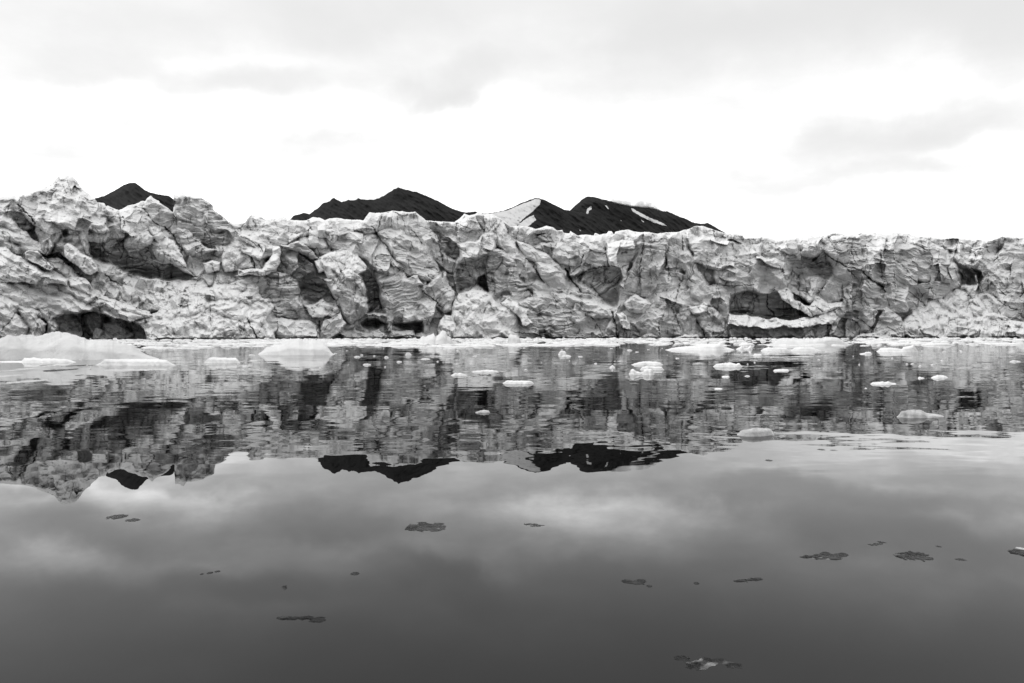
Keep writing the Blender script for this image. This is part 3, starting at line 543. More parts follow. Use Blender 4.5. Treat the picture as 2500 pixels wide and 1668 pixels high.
def build_glacier():
    NC, NR, NB = 2500, 345, 22
    px = np.linspace(-560, 3160, NC)
    # finer columns inside the frame
    px = np.concatenate([np.linspace(-560, -30, 180, endpoint=False), np.linspace(-30, 2530, 2140), np.linspace(2533, 3160, 180)])
    NC = len(px)
    wl = waterline(px)
    sk = np.interp(px, SKY[:, 0], SKY[:, 1])
    sk = sk + .9 * fbm(px / 14, px * 0, 4, 91) + .5 * perlin(px / 3, px * 0, 97)
    t = np.linspace(0, 1, NR)[:, None]
    PYF = (wl + 9)[None, :] * (1 - t) + (sk.min() - 1.5) * t
    PY = np.maximum(PYF, sk[None, :]); OVER = PY - PYF          # rows past the crest run on behind it
    PX = np.broadcast_to(px[None, :], PY.shape).copy()
    # warp so that authored outlines turn ragged
    WX = PX + 6.0 * fbm(PX / 42, PY / 42, 3, 7, .45) + .7 * perlin(PX / 5, PY / 5, 8)
    WY = PY + 6.0 * fbm(PX / 42, PY / 42, 3, 17, .45) + .7 * perlin(PX / 5, PY / 5, 18)
    up = (wl[None, :] - PY)
    H = -.30 * up - 22 + 14 * fbm(PX / 120, PY / 90, 3, 3)
    d, tn, g = detail('f', WX, WY, 15, 500); d2, _, g2 = detail('r', WX, WY, 10, 600)
    H = H + d * 1.3 + d2 * .5
    TONE = np.full(PY.shape, .76) + .06 * fbm(PX / 60, PY / 30, 4, 55)
    PART = np.zeros(PY.shape, np.int32); BARE_SHADE = np.full(PY.shape, .15)
    names = [None]
    for k, (tl, pts, hh, lean, side, R, kind, bare_shade, ang, part) in enumerate(BL):
        P = tp(tl, pts); x0, y0 = P.min(0) - 22; x1, y1 = P.max(0) + 22
        ci = np.nonzero((px >= x0) & (px <= x1))[0]
        if len(ci) == 0: continue
        c0, c1 = ci[0], ci[-1] + 1
        sub = PY[:, c0:c1]; rr = np.nonzero(((sub >= y0) & (sub <= y1)).any(1))[0]
        if len(rr) == 0: continue
        sl = (slice(rr[0], rr[-1] + 1), slice(c0, c1))
        x = WX[sl]; y = WY[sl]; qx = PX[sl]; qy = PY[sl]
        ins = inside(x, y, P); sd = seg_dist(x, y, P); sd = np.where(ins, sd, -sd)
        cx, cy = P.mean(0)
        dmax = max(sd.max(), 1)
        Rr = min(R * .72, dmax * .95)
        q = np.clip(1 - sd / Rr, 0, 1)
        roll = Rr * (1 - np.sqrt(np.maximum(1 - q * q, 0)))
        dt, tn, gp = detail(kind, qx, qy, ang, 1000 + 37 * k)
        fade = sstep(0, 5, sd)
        dome = .13 * dmax * (1 - (1 - np.clip(sd / dmax, 0, 1)) ** 2)
        h = hh + lean * (qy - cy) + side * (qx - cx) - roll * 1.0 + dt * (.35 + .65 * fade) + dome
        h = np.where(sd > 0, h, -1e9)
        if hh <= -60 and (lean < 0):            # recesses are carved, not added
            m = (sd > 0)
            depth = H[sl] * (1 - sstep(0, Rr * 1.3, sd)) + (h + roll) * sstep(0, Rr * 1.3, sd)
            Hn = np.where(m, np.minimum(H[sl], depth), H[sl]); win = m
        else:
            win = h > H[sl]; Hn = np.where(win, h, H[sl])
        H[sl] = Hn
        bb = min(1., bare_shade * 1.08 + (.10 if cx < 480 and cy > 600 else 0) + (.08 if 640 < cx < 1120 and cy > 600 and bare_shade > .05 else 0)); base = (.91 if bare_shade <= .03 else .82) * (1 - bb) + .25 * bb  # darker for clear ice; in caves and overhangs this paints in their shade
        tone = base * (1 + tn * (1 + 2.2 * bare_shade)) + .035 * fbm(qx / 30, qy / 18, 3, 2000 + k)
        TONE[sl] = np.where(win, tone, TONE[sl]); BARE_SHADE[sl] = np.where(win, bare_shade, BARE_SHADE[sl])
        if part: names.append(part)
        PART[sl] = np.where(win, len(names) - 1 if part else 0, PART[sl])
    # crest rolls back everywhere
    ds = PY - sk[None, :]
    q = np.clip(1 - ds / 7.0, 0, 1)
    H = H - 9 * (1 - np.sqrt(np.maximum(1 - q * q, 0)))
    # fractures
    for (tl, pts, w, dep) in CR:
        P = tp(tl, pts); x0, y0 = P.min(0) - 12; x1, y1 = P.max(0) + 12
        ci = np.nonzero((px >= x0) & (px <= x1))[0]
        if len(ci) == 0: continue
        sl = (slice(0, NR), slice(ci[0], ci[-1] + 1))
        x = PX[sl] + 2.6 * fbm(PX[sl] / 12, PY[sl] / 12, 3, 71); y = PY[sl] + 2.6 * fbm(PX[sl] / 12, PY[sl] / 12, 3, 72)
        d = seg_dist(x, y, P, False)
        wv = w * (.75 + .5 * perlin(PX[sl] / 9, PY[sl] / 9, 73))
        k = 1 - sstep(wv * .35, wv * 1.15, d)
        H[sl] = H[sl] - dep * k * .8
        TONE[sl] = TONE[sl] * (1 - .86 * k)
    # hairline fractures: random, in patches
    bands = fbm(PX / 75, (PY + 7 * fbm(PX / 60, PY / 40, 3, 203)) / 13, 3, 201, .5)
    blot = fbm(PX / 40, PY / 26, 3, 205, .5)
    kb = .45 + 1.2 * np.clip(BARE_SHADE, 0, .5)
    TONE = TONE * (1 - .30 * kb * sstep(.05, .75, bands)) * (1 - .20 * kb * sstep(.1, .8, blot)) * (1 + .08 * sstep(.1, .7, -blot))
    for (cell, sx, sy, sd_, th, wd, amp) in ((62, 1.0, 1.9, 301, .08, 1.2, .6), (30, .8, 2.2, 302, .04, 1.0, .6), (44, 2.2, .9, 303, .18, .9, .45)):
        x = PX + 5 * fbm(PX / 22, PY / 22, 3, sd_ + 40); y = PY + 5 * fbm(PX / 22, PY / 22, 3, sd_ + 41)
        _, g = lump(x / sx, y / sy, cell, sd_, .3, 2.0)
        m = sstep(th, th + .25, fbm(PX / 90, PY / 70, 3, sd_ + 60))
        k = (1 - sstep(wd * .25, wd, g)) * m
        H = H - k * 1.2; TONE = TONE * (1 - amp * k)
    for (tl, x, y, rx, ry, s) in DIRT:
        ox, oy, sc = T[tl]; cx, cy = ox + x / sc, oy + y / sc
        e = np.sqrt(((PX - cx) / (rx / sc)) ** 2 + ((PY - cy) / (ry / sc)) ** 2) + .9 * fbm(PX / 9, PY / 7, 4, 88)
        TONE = TONE * (1 - s * 1.3 * (1 - sstep(.3, 1.15, e)) * (.5 + .5 * sstep(-.2, .3, fbm(PX / 5, PY / 3, 3, 89))))
    # fine relief all over
    sc3, _ = lump(PX / 1.6 + 3 * fbm(PX / 20, PY / 20, 2, 49), PY, 9, 48, .8, .9)
    H = H - .6 * sc3 + .6 * ridged(PX / 11 + .3 * fbm(PX / 30, PY / 30, 2, 50), PY / 6, 3, 44) + .28 * fbm(PX / 3.6, PY / 3, 2, 45)
    upp = wl[None, :] - PY; notch = 1 - sstep(1.5, 5.5 + 3 * perlin(PX / 40, PY * 0, 46), upp)
    H = H - 10 * notch * sstep(-.4, .2, perlin(PX / 55, PY * 0, 47))
    D0 = front_dist(px)[None, :]
    Yd = D0 - H * D0 / F * 1.9
    Yd = Yd + np.minimum(OVER, 14) * D0 / F * 1.6 + np.maximum(OVER - 14, 0) * D0 / F * .9
    X, Y, Z = at(PX, PY + np.minimum(OVER, 30) * .06, Yd)
    V = np.stack([X, Y, Z], -1)
    # snow and rime lie on every ledge and shoulder that is not too steep
    NN = np.cross(np.gradient(V, axis=1), np.gradient(V, axis=0)); NN /= np.linalg.norm(NN, axis=-1, keepdims=True) + 1e-12
    snow = sstep(.46, .80, NN[..., 2] + .14 * fbm(PX / 16, PY / 11, 2, 333) - .25 * np.clip(BARE_SHADE - .3, 0, 1))
    TONE = TONE * (1 - .75 * snow) + .86 * .75 * snow
    TONE = np.clip(TONE, .035, .92)
    # the ice carries on behind the crest
    top = V[-1]; rows = []
    s = np.linspace(0, 1, NB + 1)[1:]
    dirx = np.zeros(NC)
    for k, q in enumerate(s):
        back = 240 * q ** 2.0
        sl_ = (top[:, 2] - CAMZ) / top[:, 1]
        y = top[:, 1] + back
        z = top[:, 2] - 1.2 * back ** .5 * .35 + back * np.maximum(sl_ - .05, 0) * .55 + 1.2 * fbm(px / 60, px * 0 + back / 14, 3, 66) * min(1, back / 30) - .3
        zmax = CAMZ + sl_ * y - .25
        rows.append(np.stack([top[:, 0] * (y / top[:, 1]), y, np.minimum(z, zmax)], -1))
    V = np.concatenate([V, np.stack(rows)], 0)
    TT = np.concatenate([TONE, np.full((NB, NC), .82)], 0)
    PP = np.concatenate([PART, np.repeat(PART[-1:], NB, 0)], 0)
    nr = NR + NB
    Fc = grid_faces(nr, NC)
    # grid normals, so that parts cut from the sheet shade as one
    du = np.gradient(V, axis=1); dv = np.gradient(V, axis=0)
    N = np.cross(du, dv); N /= np.linalg.norm(N, axis=-1, keepdims=True) + 1e-12
    pf = PP[:-1, :-1].reshape(-1)
    cnt = np.bincount(pf, minlength=len(names)); pf = np.where(cnt[pf] < 500, 0, pf)
    vv = V.reshape(-1, 3); nn_ = N.reshape(-1, 3); tt = TT.reshape(-1)
    root = None
    for i, nm in enumerate(names):
        sel = Fc[pf == i]
        if len(sel) == 0: continue
        used, inv = np.unique(sel, return_inverse=True)
        o = make_mesh('glacier' if i == 0 else nm, vv[used], inv.reshape(-1, 4)[:, ::-1], ICE, root, True, {'ice_tone': tt[used]})
        nrm = nn_[used]
        o.data.normals_split_custom_set_from_vertices([tuple(map(float, a)) for a in nrm])
        if i == 0:
            root = o
    tag(root, 'wide crevassed wall of white and grey striped glacier ice rising from the water', 'glacier')
    return root
glacier = build_glacier()
PARTLAB = {'pinnacle': 'pointed white ice peak high on the left', 'ice_tower': 'square striped grey ice tower with a white left edge', 'ice_dome': 'rounded ice dome with vertical dark cracks', 'ice_cave': 'dark hollows in the ice near the water',
 'rubble_cone': 'bright white heap of broken ice at the waterline', 'ice_pillar': 'tall ice pillars with fine banding'}
for c in glacier.children:
    if c.name in PARTLAB: c['label'] = PARTLAB[c.name]

# ------------------------------------------------------------------ mountains
def mountain(name, sil, Y, snow, label, seed, left_ext=0, slope=.62):
    P = np.array(sil); x0, x1 = P[0, 0], P[-1, 0]
    px = np.arange(x0, x1, 1.6); nc = len(px)
    sky = np.interp(px, P[:, 0], P[:, 1]) + .85 * fbm(px / 11, px * 0, 5, seed, .6) 
    NR, NBk = 130, 24
    base_y = 700.0
    t = np.linspace(0, 1, NR)[:, None]
    PYm = base_y * (1 - t) + sky[None, :] * t; PXm = np.broadcast_to(px[None], PYm.shape)
    u = PYm - sky[None, :]
    ker = np.exp(-.5 * (np.arange(-40, 41) / 14.) ** 2); ker /= ker.sum()
    sb = np.convolve(np.pad(sky, 40, mode='edge'), ker, mode='valid')
    u = u * (1 - sstep(2, 30, u)) + (PYm - sb[None, :]) * sstep(2, 30, u); u = np.maximum(u, 0)
    hgt = u / slope
    gx, gy = rot(PXm, PYm, 38)
    hgt = hgt + 6 * ridged(gx / 60, gy / 16, 4, seed + 5) * sstep(0, 14, u) + 3 * fbm(gx / 20, gy / 6, 4, seed + 9) * sstep(0, 6, u)
    Ym = Y - hgt * Y / F
    X, YY, Z = at(PXm, PYm, Ym)
    V = np.stack([X, YY, Z], -1)
    sn = np.zeros(PYm.shape)
    wx = PXm + 1.2 * fbm(PXm / 8, PYm / 8, 3, seed + 3); wy = PYm + 1.2 * fbm(PXm / 8, PYm / 8, 3, seed + 4)
    for poly in snow:
        Q = tp('C', poly); sd = seg_dist(wx, wy, Q); sd = np.where(inside(wx, wy, Q), sd, -sd)
        sn = np.maximum(sn, sstep(-1.2, 1.2, sd))
    rows = []
    for k in range(1, NBk + 1):
        bk = (k / NBk) ** 1.5 * (base_y - sky) * 1.2
        y = V[-1, :, 1] + bk / slope * Y / F
        z = V[-1, :, 2] - bk * Y / F * 1.0 + 12 * fbm(px / 30, px * 0 + k * .3, 3, seed + 8) * min(1, k / 6) - 2
        rows.append(np.stack([V[-1, :, 0], y, z], -1))
    V = np.concatenate([V, np.stack(rows)], 0)
    sn = np.concatenate([sn, np.zeros((NBk, nc))], 0)
    o = make_mesh(name, V.reshape(-1, 3), grid_faces(NR + NBk, nc)[:, ::-1], ROCK, None, True, {'snow': sn})
    return tag(o, label, None, None, 'structure')
def tl(t, pts): return [tuple(p) for p in tp(t, pts)]
mountain('mountain', [(150, 640), (185, 560)] + tl('A', [(700,350),(790,288),(860,270),(950,225),(1030,175),(1080,160),(1110,156),(1130,160),(1160,182),(1200,215),(1240,235),(1330,258),(1400,265),(1440,290)]) + [(480, 540), (530, 660)], 3300, [],
         'dark pointed peak between the ice pinnacle and the square ice tower', 11)
mountain('mountain', [(620, 640), (660, 580)] + tl('B', [(300,490),(370,462),(395,435),(410,430),(450,418),(480,410),(505,412),(530,420),(550,405),(570,385),(600,372),(625,345),(650,325),(680,318),(700,310),(715,292),(735,283),(760,300),(800,318),(830,310),(855,300),(870,305),(920,300),(935,283),(960,297),(1010,298),(1060,300),(1110,285),(1150,265),(1180,245),(1210,230),(1230,210),(1255,204),(1270,195),(1290,203),(1330,215),(1420,235),(1500,265),(1600,310),(1700,365),(1780,395),(1830,405),(1910,398),(1950,410),(2020,412)]) + [(1230, 530), (1290, 640)], 4300, [],
         'dark jagged ridge rising to a sharp summit behind the centre left ice', 23)
mountain('mountain', tl('C', [(540,700),(600,450),(650,392),(700,345),(750,300),(785,278),(805,272),(870,280),(940,300),(1010,315),(1080,330),(1160,345),(1250,355),(1290,352),(1340,360),(1390,378),(1410,392),(1460,395),(1510,415),(1560,440),(1600,450),(1640,470),(1660,480),(1700,495),(1760,500),(1800,492),(1850,520),(1900,550),(1950,580),(2050,640),(2150,760)]), 5200,
         [[(1155,368),(1180,375),(1240,410),(1320,450),(1400,480),(1462,516),(1420,512),(1330,480),(1250,440),(1180,400)], [(785,418),(798,375),(828,350),(832,378),(810,395),(802,418)], [(942,342),(958,348),(978,378),(964,374)], [(1240,458),(1270,486),(1262,488)], [(1065,452),(1085,474),(1078,474)]],
         'long dark ridge with thin snow streaks and mist along its crest', 37)
mountain('mountain', tl('C', [(-260,640),(-180,470),(-100,418),(0,410),(100,390),(180,360),(250,325),(320,300),(370,283),(430,295),(480,320),(540,350),(600,380),(650,390),(740,406),(850,425),(940,470),(1050,540),(1200,640),(1300,760)]), 3900,
         [[(-100,424),(0,414),(130,388),(250,338),(370,290),(412,302),(400,340),(340,400),(270,450),(220,502),(150,620),(-60,600)], [(225,504),(300,450),(350,426),(372,468),(310,518),(200,600)], [(725,540),(748,558),(740,560)]],
         'dark peak with a broad snowfield down its left flank', 41)

# ------------------------------------------------------------------ water
xs = np.array([-4000, -1500, -600, -200, -60, -15, 0, 15, 60, 200, 600, 1500, 4000.]); ys = np.array([-60, -10, 0, 3, 8, 20, 60, 150, 300, 460, 900, 3000, 9000.])
gx, gy = np.meshgrid(xs, ys)
water = make_mesh('water', np.stack([gx, gy, gx * 0], -1).reshape(-1, 3), grid_faces(len(ys), len(xs))[:, ::-1][:, ::-1], WATER)
tag(water, 'calm dark fjord water mirroring the ice and clouds', None, None, 'structure')

# ------------------------------------------------------------------ floating ice
def floe(prof, yb, w, label, mat=None, name='ice_floe', cat='ice floe', group='floes drifting on the calm water', seed=1, front=.32, rough=1.0, ncol=None, tilt=0.):
    """prof: crest outline [(px, py)], yb: photo row of the front waterline, w: plan depth in metres"""
    P = np.array(prof, dtype=float); d = float(dist_of(yb)); m = d / F
    x0, x1 = P[0, 0], P[-1, 0]
    nc = ncol or int(np.clip((x1 - x0) / 1.3, 24, 300)); nr = 26
    px = np.linspace(x0, x1, nc); e = (px - x0) / (x1 - x0)
    taper = np.clip(np.minimum(e, 1 - e) * 3.4, 0, 1) ** .7
    ww = w * (.22 + .78 * taper) * (1 + .25 * fbm(px * m / (w + .01) * 1.5, px * 0, 3, seed))
    yf = d + (1 - taper) * w * .25 + .12 * w * fbm(px * m / w * 2, px * 0 + 3, 3, seed + 1)
    yt = np.interp(px, P[:, 0], P[:, 1]) + .9 * fbm(px / 10, px * 0, 4, seed + 2, .6) * taper
    yr = yf + ww * front
    _, c = ray(px, yt); zr = CAMZ + c * yr
    zr = np.maximum(zr, .012 * d / 30)
    s = np.linspace(0, 1, nr)[:, None]
    shape = np.where(s < front, np.sqrt(np.clip(1 - (1 - s / front) ** 2, 0, 1)), 1 - .75 * np.clip((s - front) / (1 - front), 0, 1) ** 1.6)
    shape = shape * (1 - np.clip((s - .93) / .07, 0, 1) * 1.2)
    Z = zr[None] * (shape + .0) - .02 * m * 40 * (s < .01)
    amp = np.minimum(zr, w * .3)[None]
    U = px[None] * m / w * 2.2; W = (yf[None] + ww[None] * s) / w * 2.2
    l1, _ = lump(U, W, .8, seed * 7 + 3, .5, 1.0); l2, _ = lump(U, W, .3, seed * 7 + 4, .5, 1.0)
    nz = (l1 * .75 + l2 * .45 + .10 * fbm(U * 2, W * 2, 4, seed + 5)) * rough
    below = (shape > .02)
    Z = Z + amp * nz * .95 * np.clip(shape, 0, 1) * (s < .97)
    Z = np.where(s > .985, -.15 * zr[None] - .02, Z)
    Z[0] = -.25 * zr - .02
    Z = Z * (.04 + .96 * np.clip(np.minimum(e, 1 - e) * 8, 0, 1)[None]) - .02 * (1 - np.clip(np.minimum(e, 1 - e) * 8, 0, 1)[None])
    Y = yf[None] + ww[None] * s
    a, _ = ray(px, np.full(nc, yb)); X = a[None] * Y
    # ring of the underside closes the body
    top = np.stack([X, Y, Z], -1)
    bot = top.copy(); bot[..., 2] = -.35 * zr[None] - .05 * w * np.sin(np.pi * s) - .03
    cx = X.mean(); 
    V = np.concatenate([top, bot], 0)
    f1 = grid_faces(nr, nc); f2 = f1[:, ::-1] + nr * nc
    def strip(a_, b_): return np.stack([a_[:-1], a_[1:], b_[1:], b_[:-1]], -1)
    idx = np.arange(nr * nc).reshape(nr, nc)
    sides = np.concatenate([strip(idx[0], idx[0] + nr * nc), strip(idx[-1][::-1], idx[-1][::-1] + nr * nc), strip(idx[:, 0][::-1], idx[:, 0][::-1] + nr * nc), strip(idx[:, -1], idx[:, -1] + nr * nc)])
    V = V.reshape(-1, 3); org = np.array([cx, d + w * .5, 0]); V = V - org
    o = make_mesh(name, V, np.concatenate([f1[:, ::-1], f2[:, ::-1], sides]), mat or FLOE)
    o.location = org
    return tag(o, label, cat, group)

def Z1(pts): return [(x / 7.8333, 800 + y / 7.8333) for x, y in pts]
G0 = 'large pieces of floating ice near the left and centre'
# big low iceberg at the left edge
floe([(-170, 850), (-120, 832), (-60, 822)] + Z1([(0,130),(60,105),(160,90),(300,105),(420,115),(520,150),(640,180),(720,190),(800,170),(880,148),(1000,142),(1150,142),(1190,165),(1350,190),(1600,212),(1700,245),(1820,250),(1880,280)]) + [(262, 838), (300, 845), (330, 852), (352, 858), (380, 862), (393, 874)], 879, 9.0,
     'largest iceberg, long low white ridge at the left edge of the water', BERG_BIG, 'iceberg', 'iceberg', G0, 5, .5, 1.5)
floe([(-40, 886), (52, 883), (60, 874), (72, 875), (82, 873), (100, 876), (120, 875), (150, 877), (175, 876), (190, 882)], 886, 3.0, 'thin white ice shelf lying just in front of the largest iceberg', seed=6, rough=.4)
floe([(231, 887), (240, 882), (258, 877), (290, 877), (330, 877), (380, 877), (410, 880), (425, 883), (432, 890)], 893, 2.2, 'long flat white floe just right of the largest iceberg', seed=7, rough=.35)
floe([(498, 885), (503, 876), (520, 873), (545, 874), (575, 874), (588, 880)], 887, 1.6, 'small squarish white floe between the long flat floe and the domed iceberg', seed=8, rough=.6)
floe([(629, 862), (631, 850), (650, 848), (678, 847), (690, 840), (700, 833), (715, 828), (730, 827), (740, 832), (752, 835), (765, 833), (790, 838), (805, 846), (812, 856), (820, 863)], 867, 6.5,
     'white domed iceberg with a bright reflection, left of centre', BERG, 'iceberg', 'iceberg', G0, 9, .5, .9)
floe([(1013, 838), (1022, 829), (1032, 820), (1040, 823), (1050, 817), (1059, 813), (1063, 822), (1072, 816), (1080, 806), (1088, 810), (1092, 820), (1102, 824), (1112, 834)], 841, 14,
     'jagged white iceberg with three peaks close to the glacier foot', BERG, 'iceberg', 'iceberg', G0, 10, .5, .5)
floe([(1238, 834), (1240, 820), (1246, 816), (1260, 818), (1266, 824), (1272, 826), (1273, 836)], 840, 7, 'rounded white ice boulder standing upright at the glacier foot near the centre', BERG, 'iceberg', 'iceberg', G0, 11, .4, .6)
def Z4(pts): s = 2350 / 550.; return [(1580 + x / s, 800 + y / s) for x, y in pts]
floe(Z4([(165,235),(230,215),(350,200),(540,185),(560,165),(620,170),(700,175),(760,162),(790,185),(800,205),(900,205),(922,225)]), 856, 9.0, 'long white floe with a raised right end, right of centre near the shore ice', seed=12, rough=.4)
floe(Z4([(920,215),(970,205),(985,188),(1010,212),(1050,215),(1080,183),(1105,210),(1103,228)]), 853.5, 4, 'small horned white floe beside the raised end of the long floe', seed=13)
floe(Z4([(1140,190),(1150,165),(1210,175),(1310,165),(1370,120),(1430,112),(1540,125),(1740,125),(1780,108),(1820,120),(1920,105),(1980,110),(2010,125),(2130,155),(2140,160)]), 843, 16, 'biggest low white floe at the foot of the right-hand ice wall', BERG, seed=14, rough=.45)
floe(Z4([(1175,235),(1200,220),(1270,205),(1380,208),(1460,215),(1490,228)]), 857.5, 5, 'left one of two smooth oval floes below the biggest low floe', seed=15, rough=.3)
floe(Z4([(1490,228),(1545,208),(1640,202),(1720,208),(1770,225),(1825,245)]), 858, 5, 'right one of two smooth oval floes below the biggest low floe', seed=16, rough=.3)
floe(Z4([(1100,285),(1110,275),(1200,275),(1205,290)]), 869, 1.5, 'tiny white floe under the horned floe', seed=17)
floe(Z4([(680,390),(700,378),(780,372),(870,372),(930,385),(960,375),(1005,398)]), 896.5, 1.7, 'ragged white floe alone below the long floe with a raised end', seed=18)
floe(Z4([(770,515),(800,505),(840,502),(868,515)]), 922, .8, 'small white chip below the ragged floe', seed=19)
floe(Z4([(695,640),(705,632),(730,637),(770,635),(795,642)]), 951.5, .6, 'thin dumbbell shaped sliver of white ice', seed=20)
floe(Z4([(1305,448),(1330,437),(1400,434),(1480,437),(1490,450)]), 907, 1.3, 'small flat white floe alone in the dark reflection right of the ragged floe', seed=21, rough=.4)
floe(Z4([(-180,382),(-130,372),(-60,356),(0,352),(90,355),(150,370),(180,382)]), 892, 1.6, 'top floe of the touching cluster right of centre', seed=22, rough=.4)
floe(Z4([(-80,412),(0,400),(90,410),(150,408),(185,425)]), 904, 1.0, 'middle floe of the touching cluster right of centre', seed=23, rough=.4)
floe(Z4([(-50,445),(0,430),(60,440),(85,462),(70,480)]), 916, .9, 'bottom floe of the touching cluster right of centre', seed=24, rough=.4)
floe([(1535, 912), (1537, 903), (1545, 900), (1553, 907), (1565, 909), (1574, 907)], 915, .8, 'left floe of the touching cluster, with a thin tail', seed=25, rough=.5)
def Z5(pts): s = 2350 / 400.; return [(2100 + x / s, 800 + y / s) for x, y in pts]
floe(Z5([(215,350),(240,320),(290,290),(400,285),(520,295),(600,312),(620,280),(700,265),(770,240),(830,235),(850,270),(835,350)]), 860, 6.0, 'white floe with an upturned right end like a boot', seed=26, rough=.4)
floe(Z5([(-20,372),(60,365),(75,350),(150,352),(180,375)]), 865, 1.6, 'small white floe left of the boot shaped floe', seed=27)
floe(Z5([(130,810),(150,785),(280,785),(320,772),(350,785),(400,768),(440,800),(555,825)]), 940, 1.1, 'knobbly white floe with a pointed right tip', seed=28, rough=.6)
floe(Z5([(1000,722),(1050,700),(1110,678),(1200,688),(1285,730)]), 924.5, 1.2, 'pale oval floe with a ridge on top, near the right side', seed=29, rough=.4)
floe(Z5([(820,720),(850,708),(920,722),(930,730)]), 925, .6, 'tiny pale chip just left of the pale oval floe', seed=30)
floe([(2186, 1014), (2190, 1008), (2198, 1003), (2220, 1002), (2250, 1003), (2262, 1009), (2290, 1013), (2312, 1016)], 1021, .62, 'grey translucent floe lying low in the dark reflection at right', GREYICE, seed=31, rough=.7)
floe([(1795, 1058), (1815, 1050), (1840, 1045), (1870, 1046), (1895, 1047), (1898, 1052), (1893, 1062)], 1066, .5, 'grey flat slab of ice where the ice reflection meets the sky', GREYICE, seed=32, rough=.6)
floe([(1157, 1007), (1170, 1004), (1182, 1001), (1196, 1003), (1198, 1007)], 1009, .28, 'small pointed grey floe in the middle of the ice reflection', GREYICE, seed=33)
floe([(1225, 932), (1240, 929), (1270, 930), (1300, 930), (1306, 935)], 938, .9, 'long thin grey white floe near the centre', seed=34, rough=.3)
floe([(1098, 916), (1110, 912), (1125, 911), (1135, 914), (1142, 916)], 918, .6, 'lumpy sliver of ice at the centre, left one of two slivers', seed=35)
floe([(1147, 907), (1170, 905), (1190, 903), (1210, 905), (1222, 908)], 909.5, .8, 'lumpy sliver of ice at the centre, right one of two slivers', seed=36)
floe([(1362, 864), (1368, 858), (1378, 857), (1384, 864)], 866, 1.0, 'small white lump above a thin oval floe, right of centre', seed=37)
floe([(1370, 869), (1385, 867), (1396, 869)], 871, .8, 'thin oval floe under a small white lump', seed=38)
floe([(1487, 897), (1495, 892), (1503, 897)], 899, .7, 'tiny peaked ice chip left of the touching cluster', seed=39)
for k, (x0, x1, y0, y1, lb) in enumerate([
 (606, 624, 865, 868, 'thin white sliver at the left foot of the domed iceberg'), (609, 631, 879, 881.5, 'thin white strip below the domed iceberg on its left'), (590, 608, 892.5, 896, 'small white strip of ice below and left of the domed iceberg'),
 (570, 586, 877, 884, 'tiny bright lump touching the squarish floe'), (863, 882, 869, 872.5, 'small white chip right of the domed iceberg'), (937, 950, 869.5, 873.5, 'tiny white knob of ice in the dark reflection left of centre'),
 (884, 908, 888, 891.5, 'white dash of ice below and right of the domed iceberg'), (967, 983, 881, 884.5, 'short rounded white dash of ice left of the three peaked iceberg'), (988, 1006, 861, 867, 'white chip of ice under the three peaked iceberg'),
 (1025, 1053, 875, 877.5, 'long white dash of ice below the three peaked iceberg'), (1153, 1167, 868, 870, 'faint white dash of ice left of the ice boulder'), (1410, 1424, 869, 871, 'faint thin ice fleck right of the thin oval floe'),
 (1530, 1545, 853, 856, 'little white floe near the shore ice right of centre'), (1981, 1998, 852, 856, 'small white floe just above the boot shaped floe on its left'), (2300, 2312, 857, 859.5, 'faint ice knob on the pale water at right'),
 (2342, 2352, 857, 859.5, 'second faint ice knob on the pale water at right'), (2462, 2495, 880, 884, 'pale flat floe at the right edge below the shore ice'), (2110, 2118, 947, 949.5, 'tiny fleck below the knobbly floe'),
 (1816, 1833, 917, 919.5, 'thin fleck right of the small white chip'), (1648, 1660, 874, 876, 'faint fleck above the touching cluster'), (1995, 2003, 877, 879, 'tiny fleck under the oval floes'), (2175, 2182, 873, 875.5, 'tiny fleck under the boot shaped floe')]):
    floe([(x0, y1 - .5), (x0 * .7 + x1 * .3, y0), (x0 * .35 + x1 * .65, y0 + .4), (x1, y1 - .5)], y1, max(.3, (x1 - x0) * dist_of(y1) / F * .6), lb, seed=60 + k, rough=.7, name='ice_chip', cat='ice chip', group='small ice chips on the water')

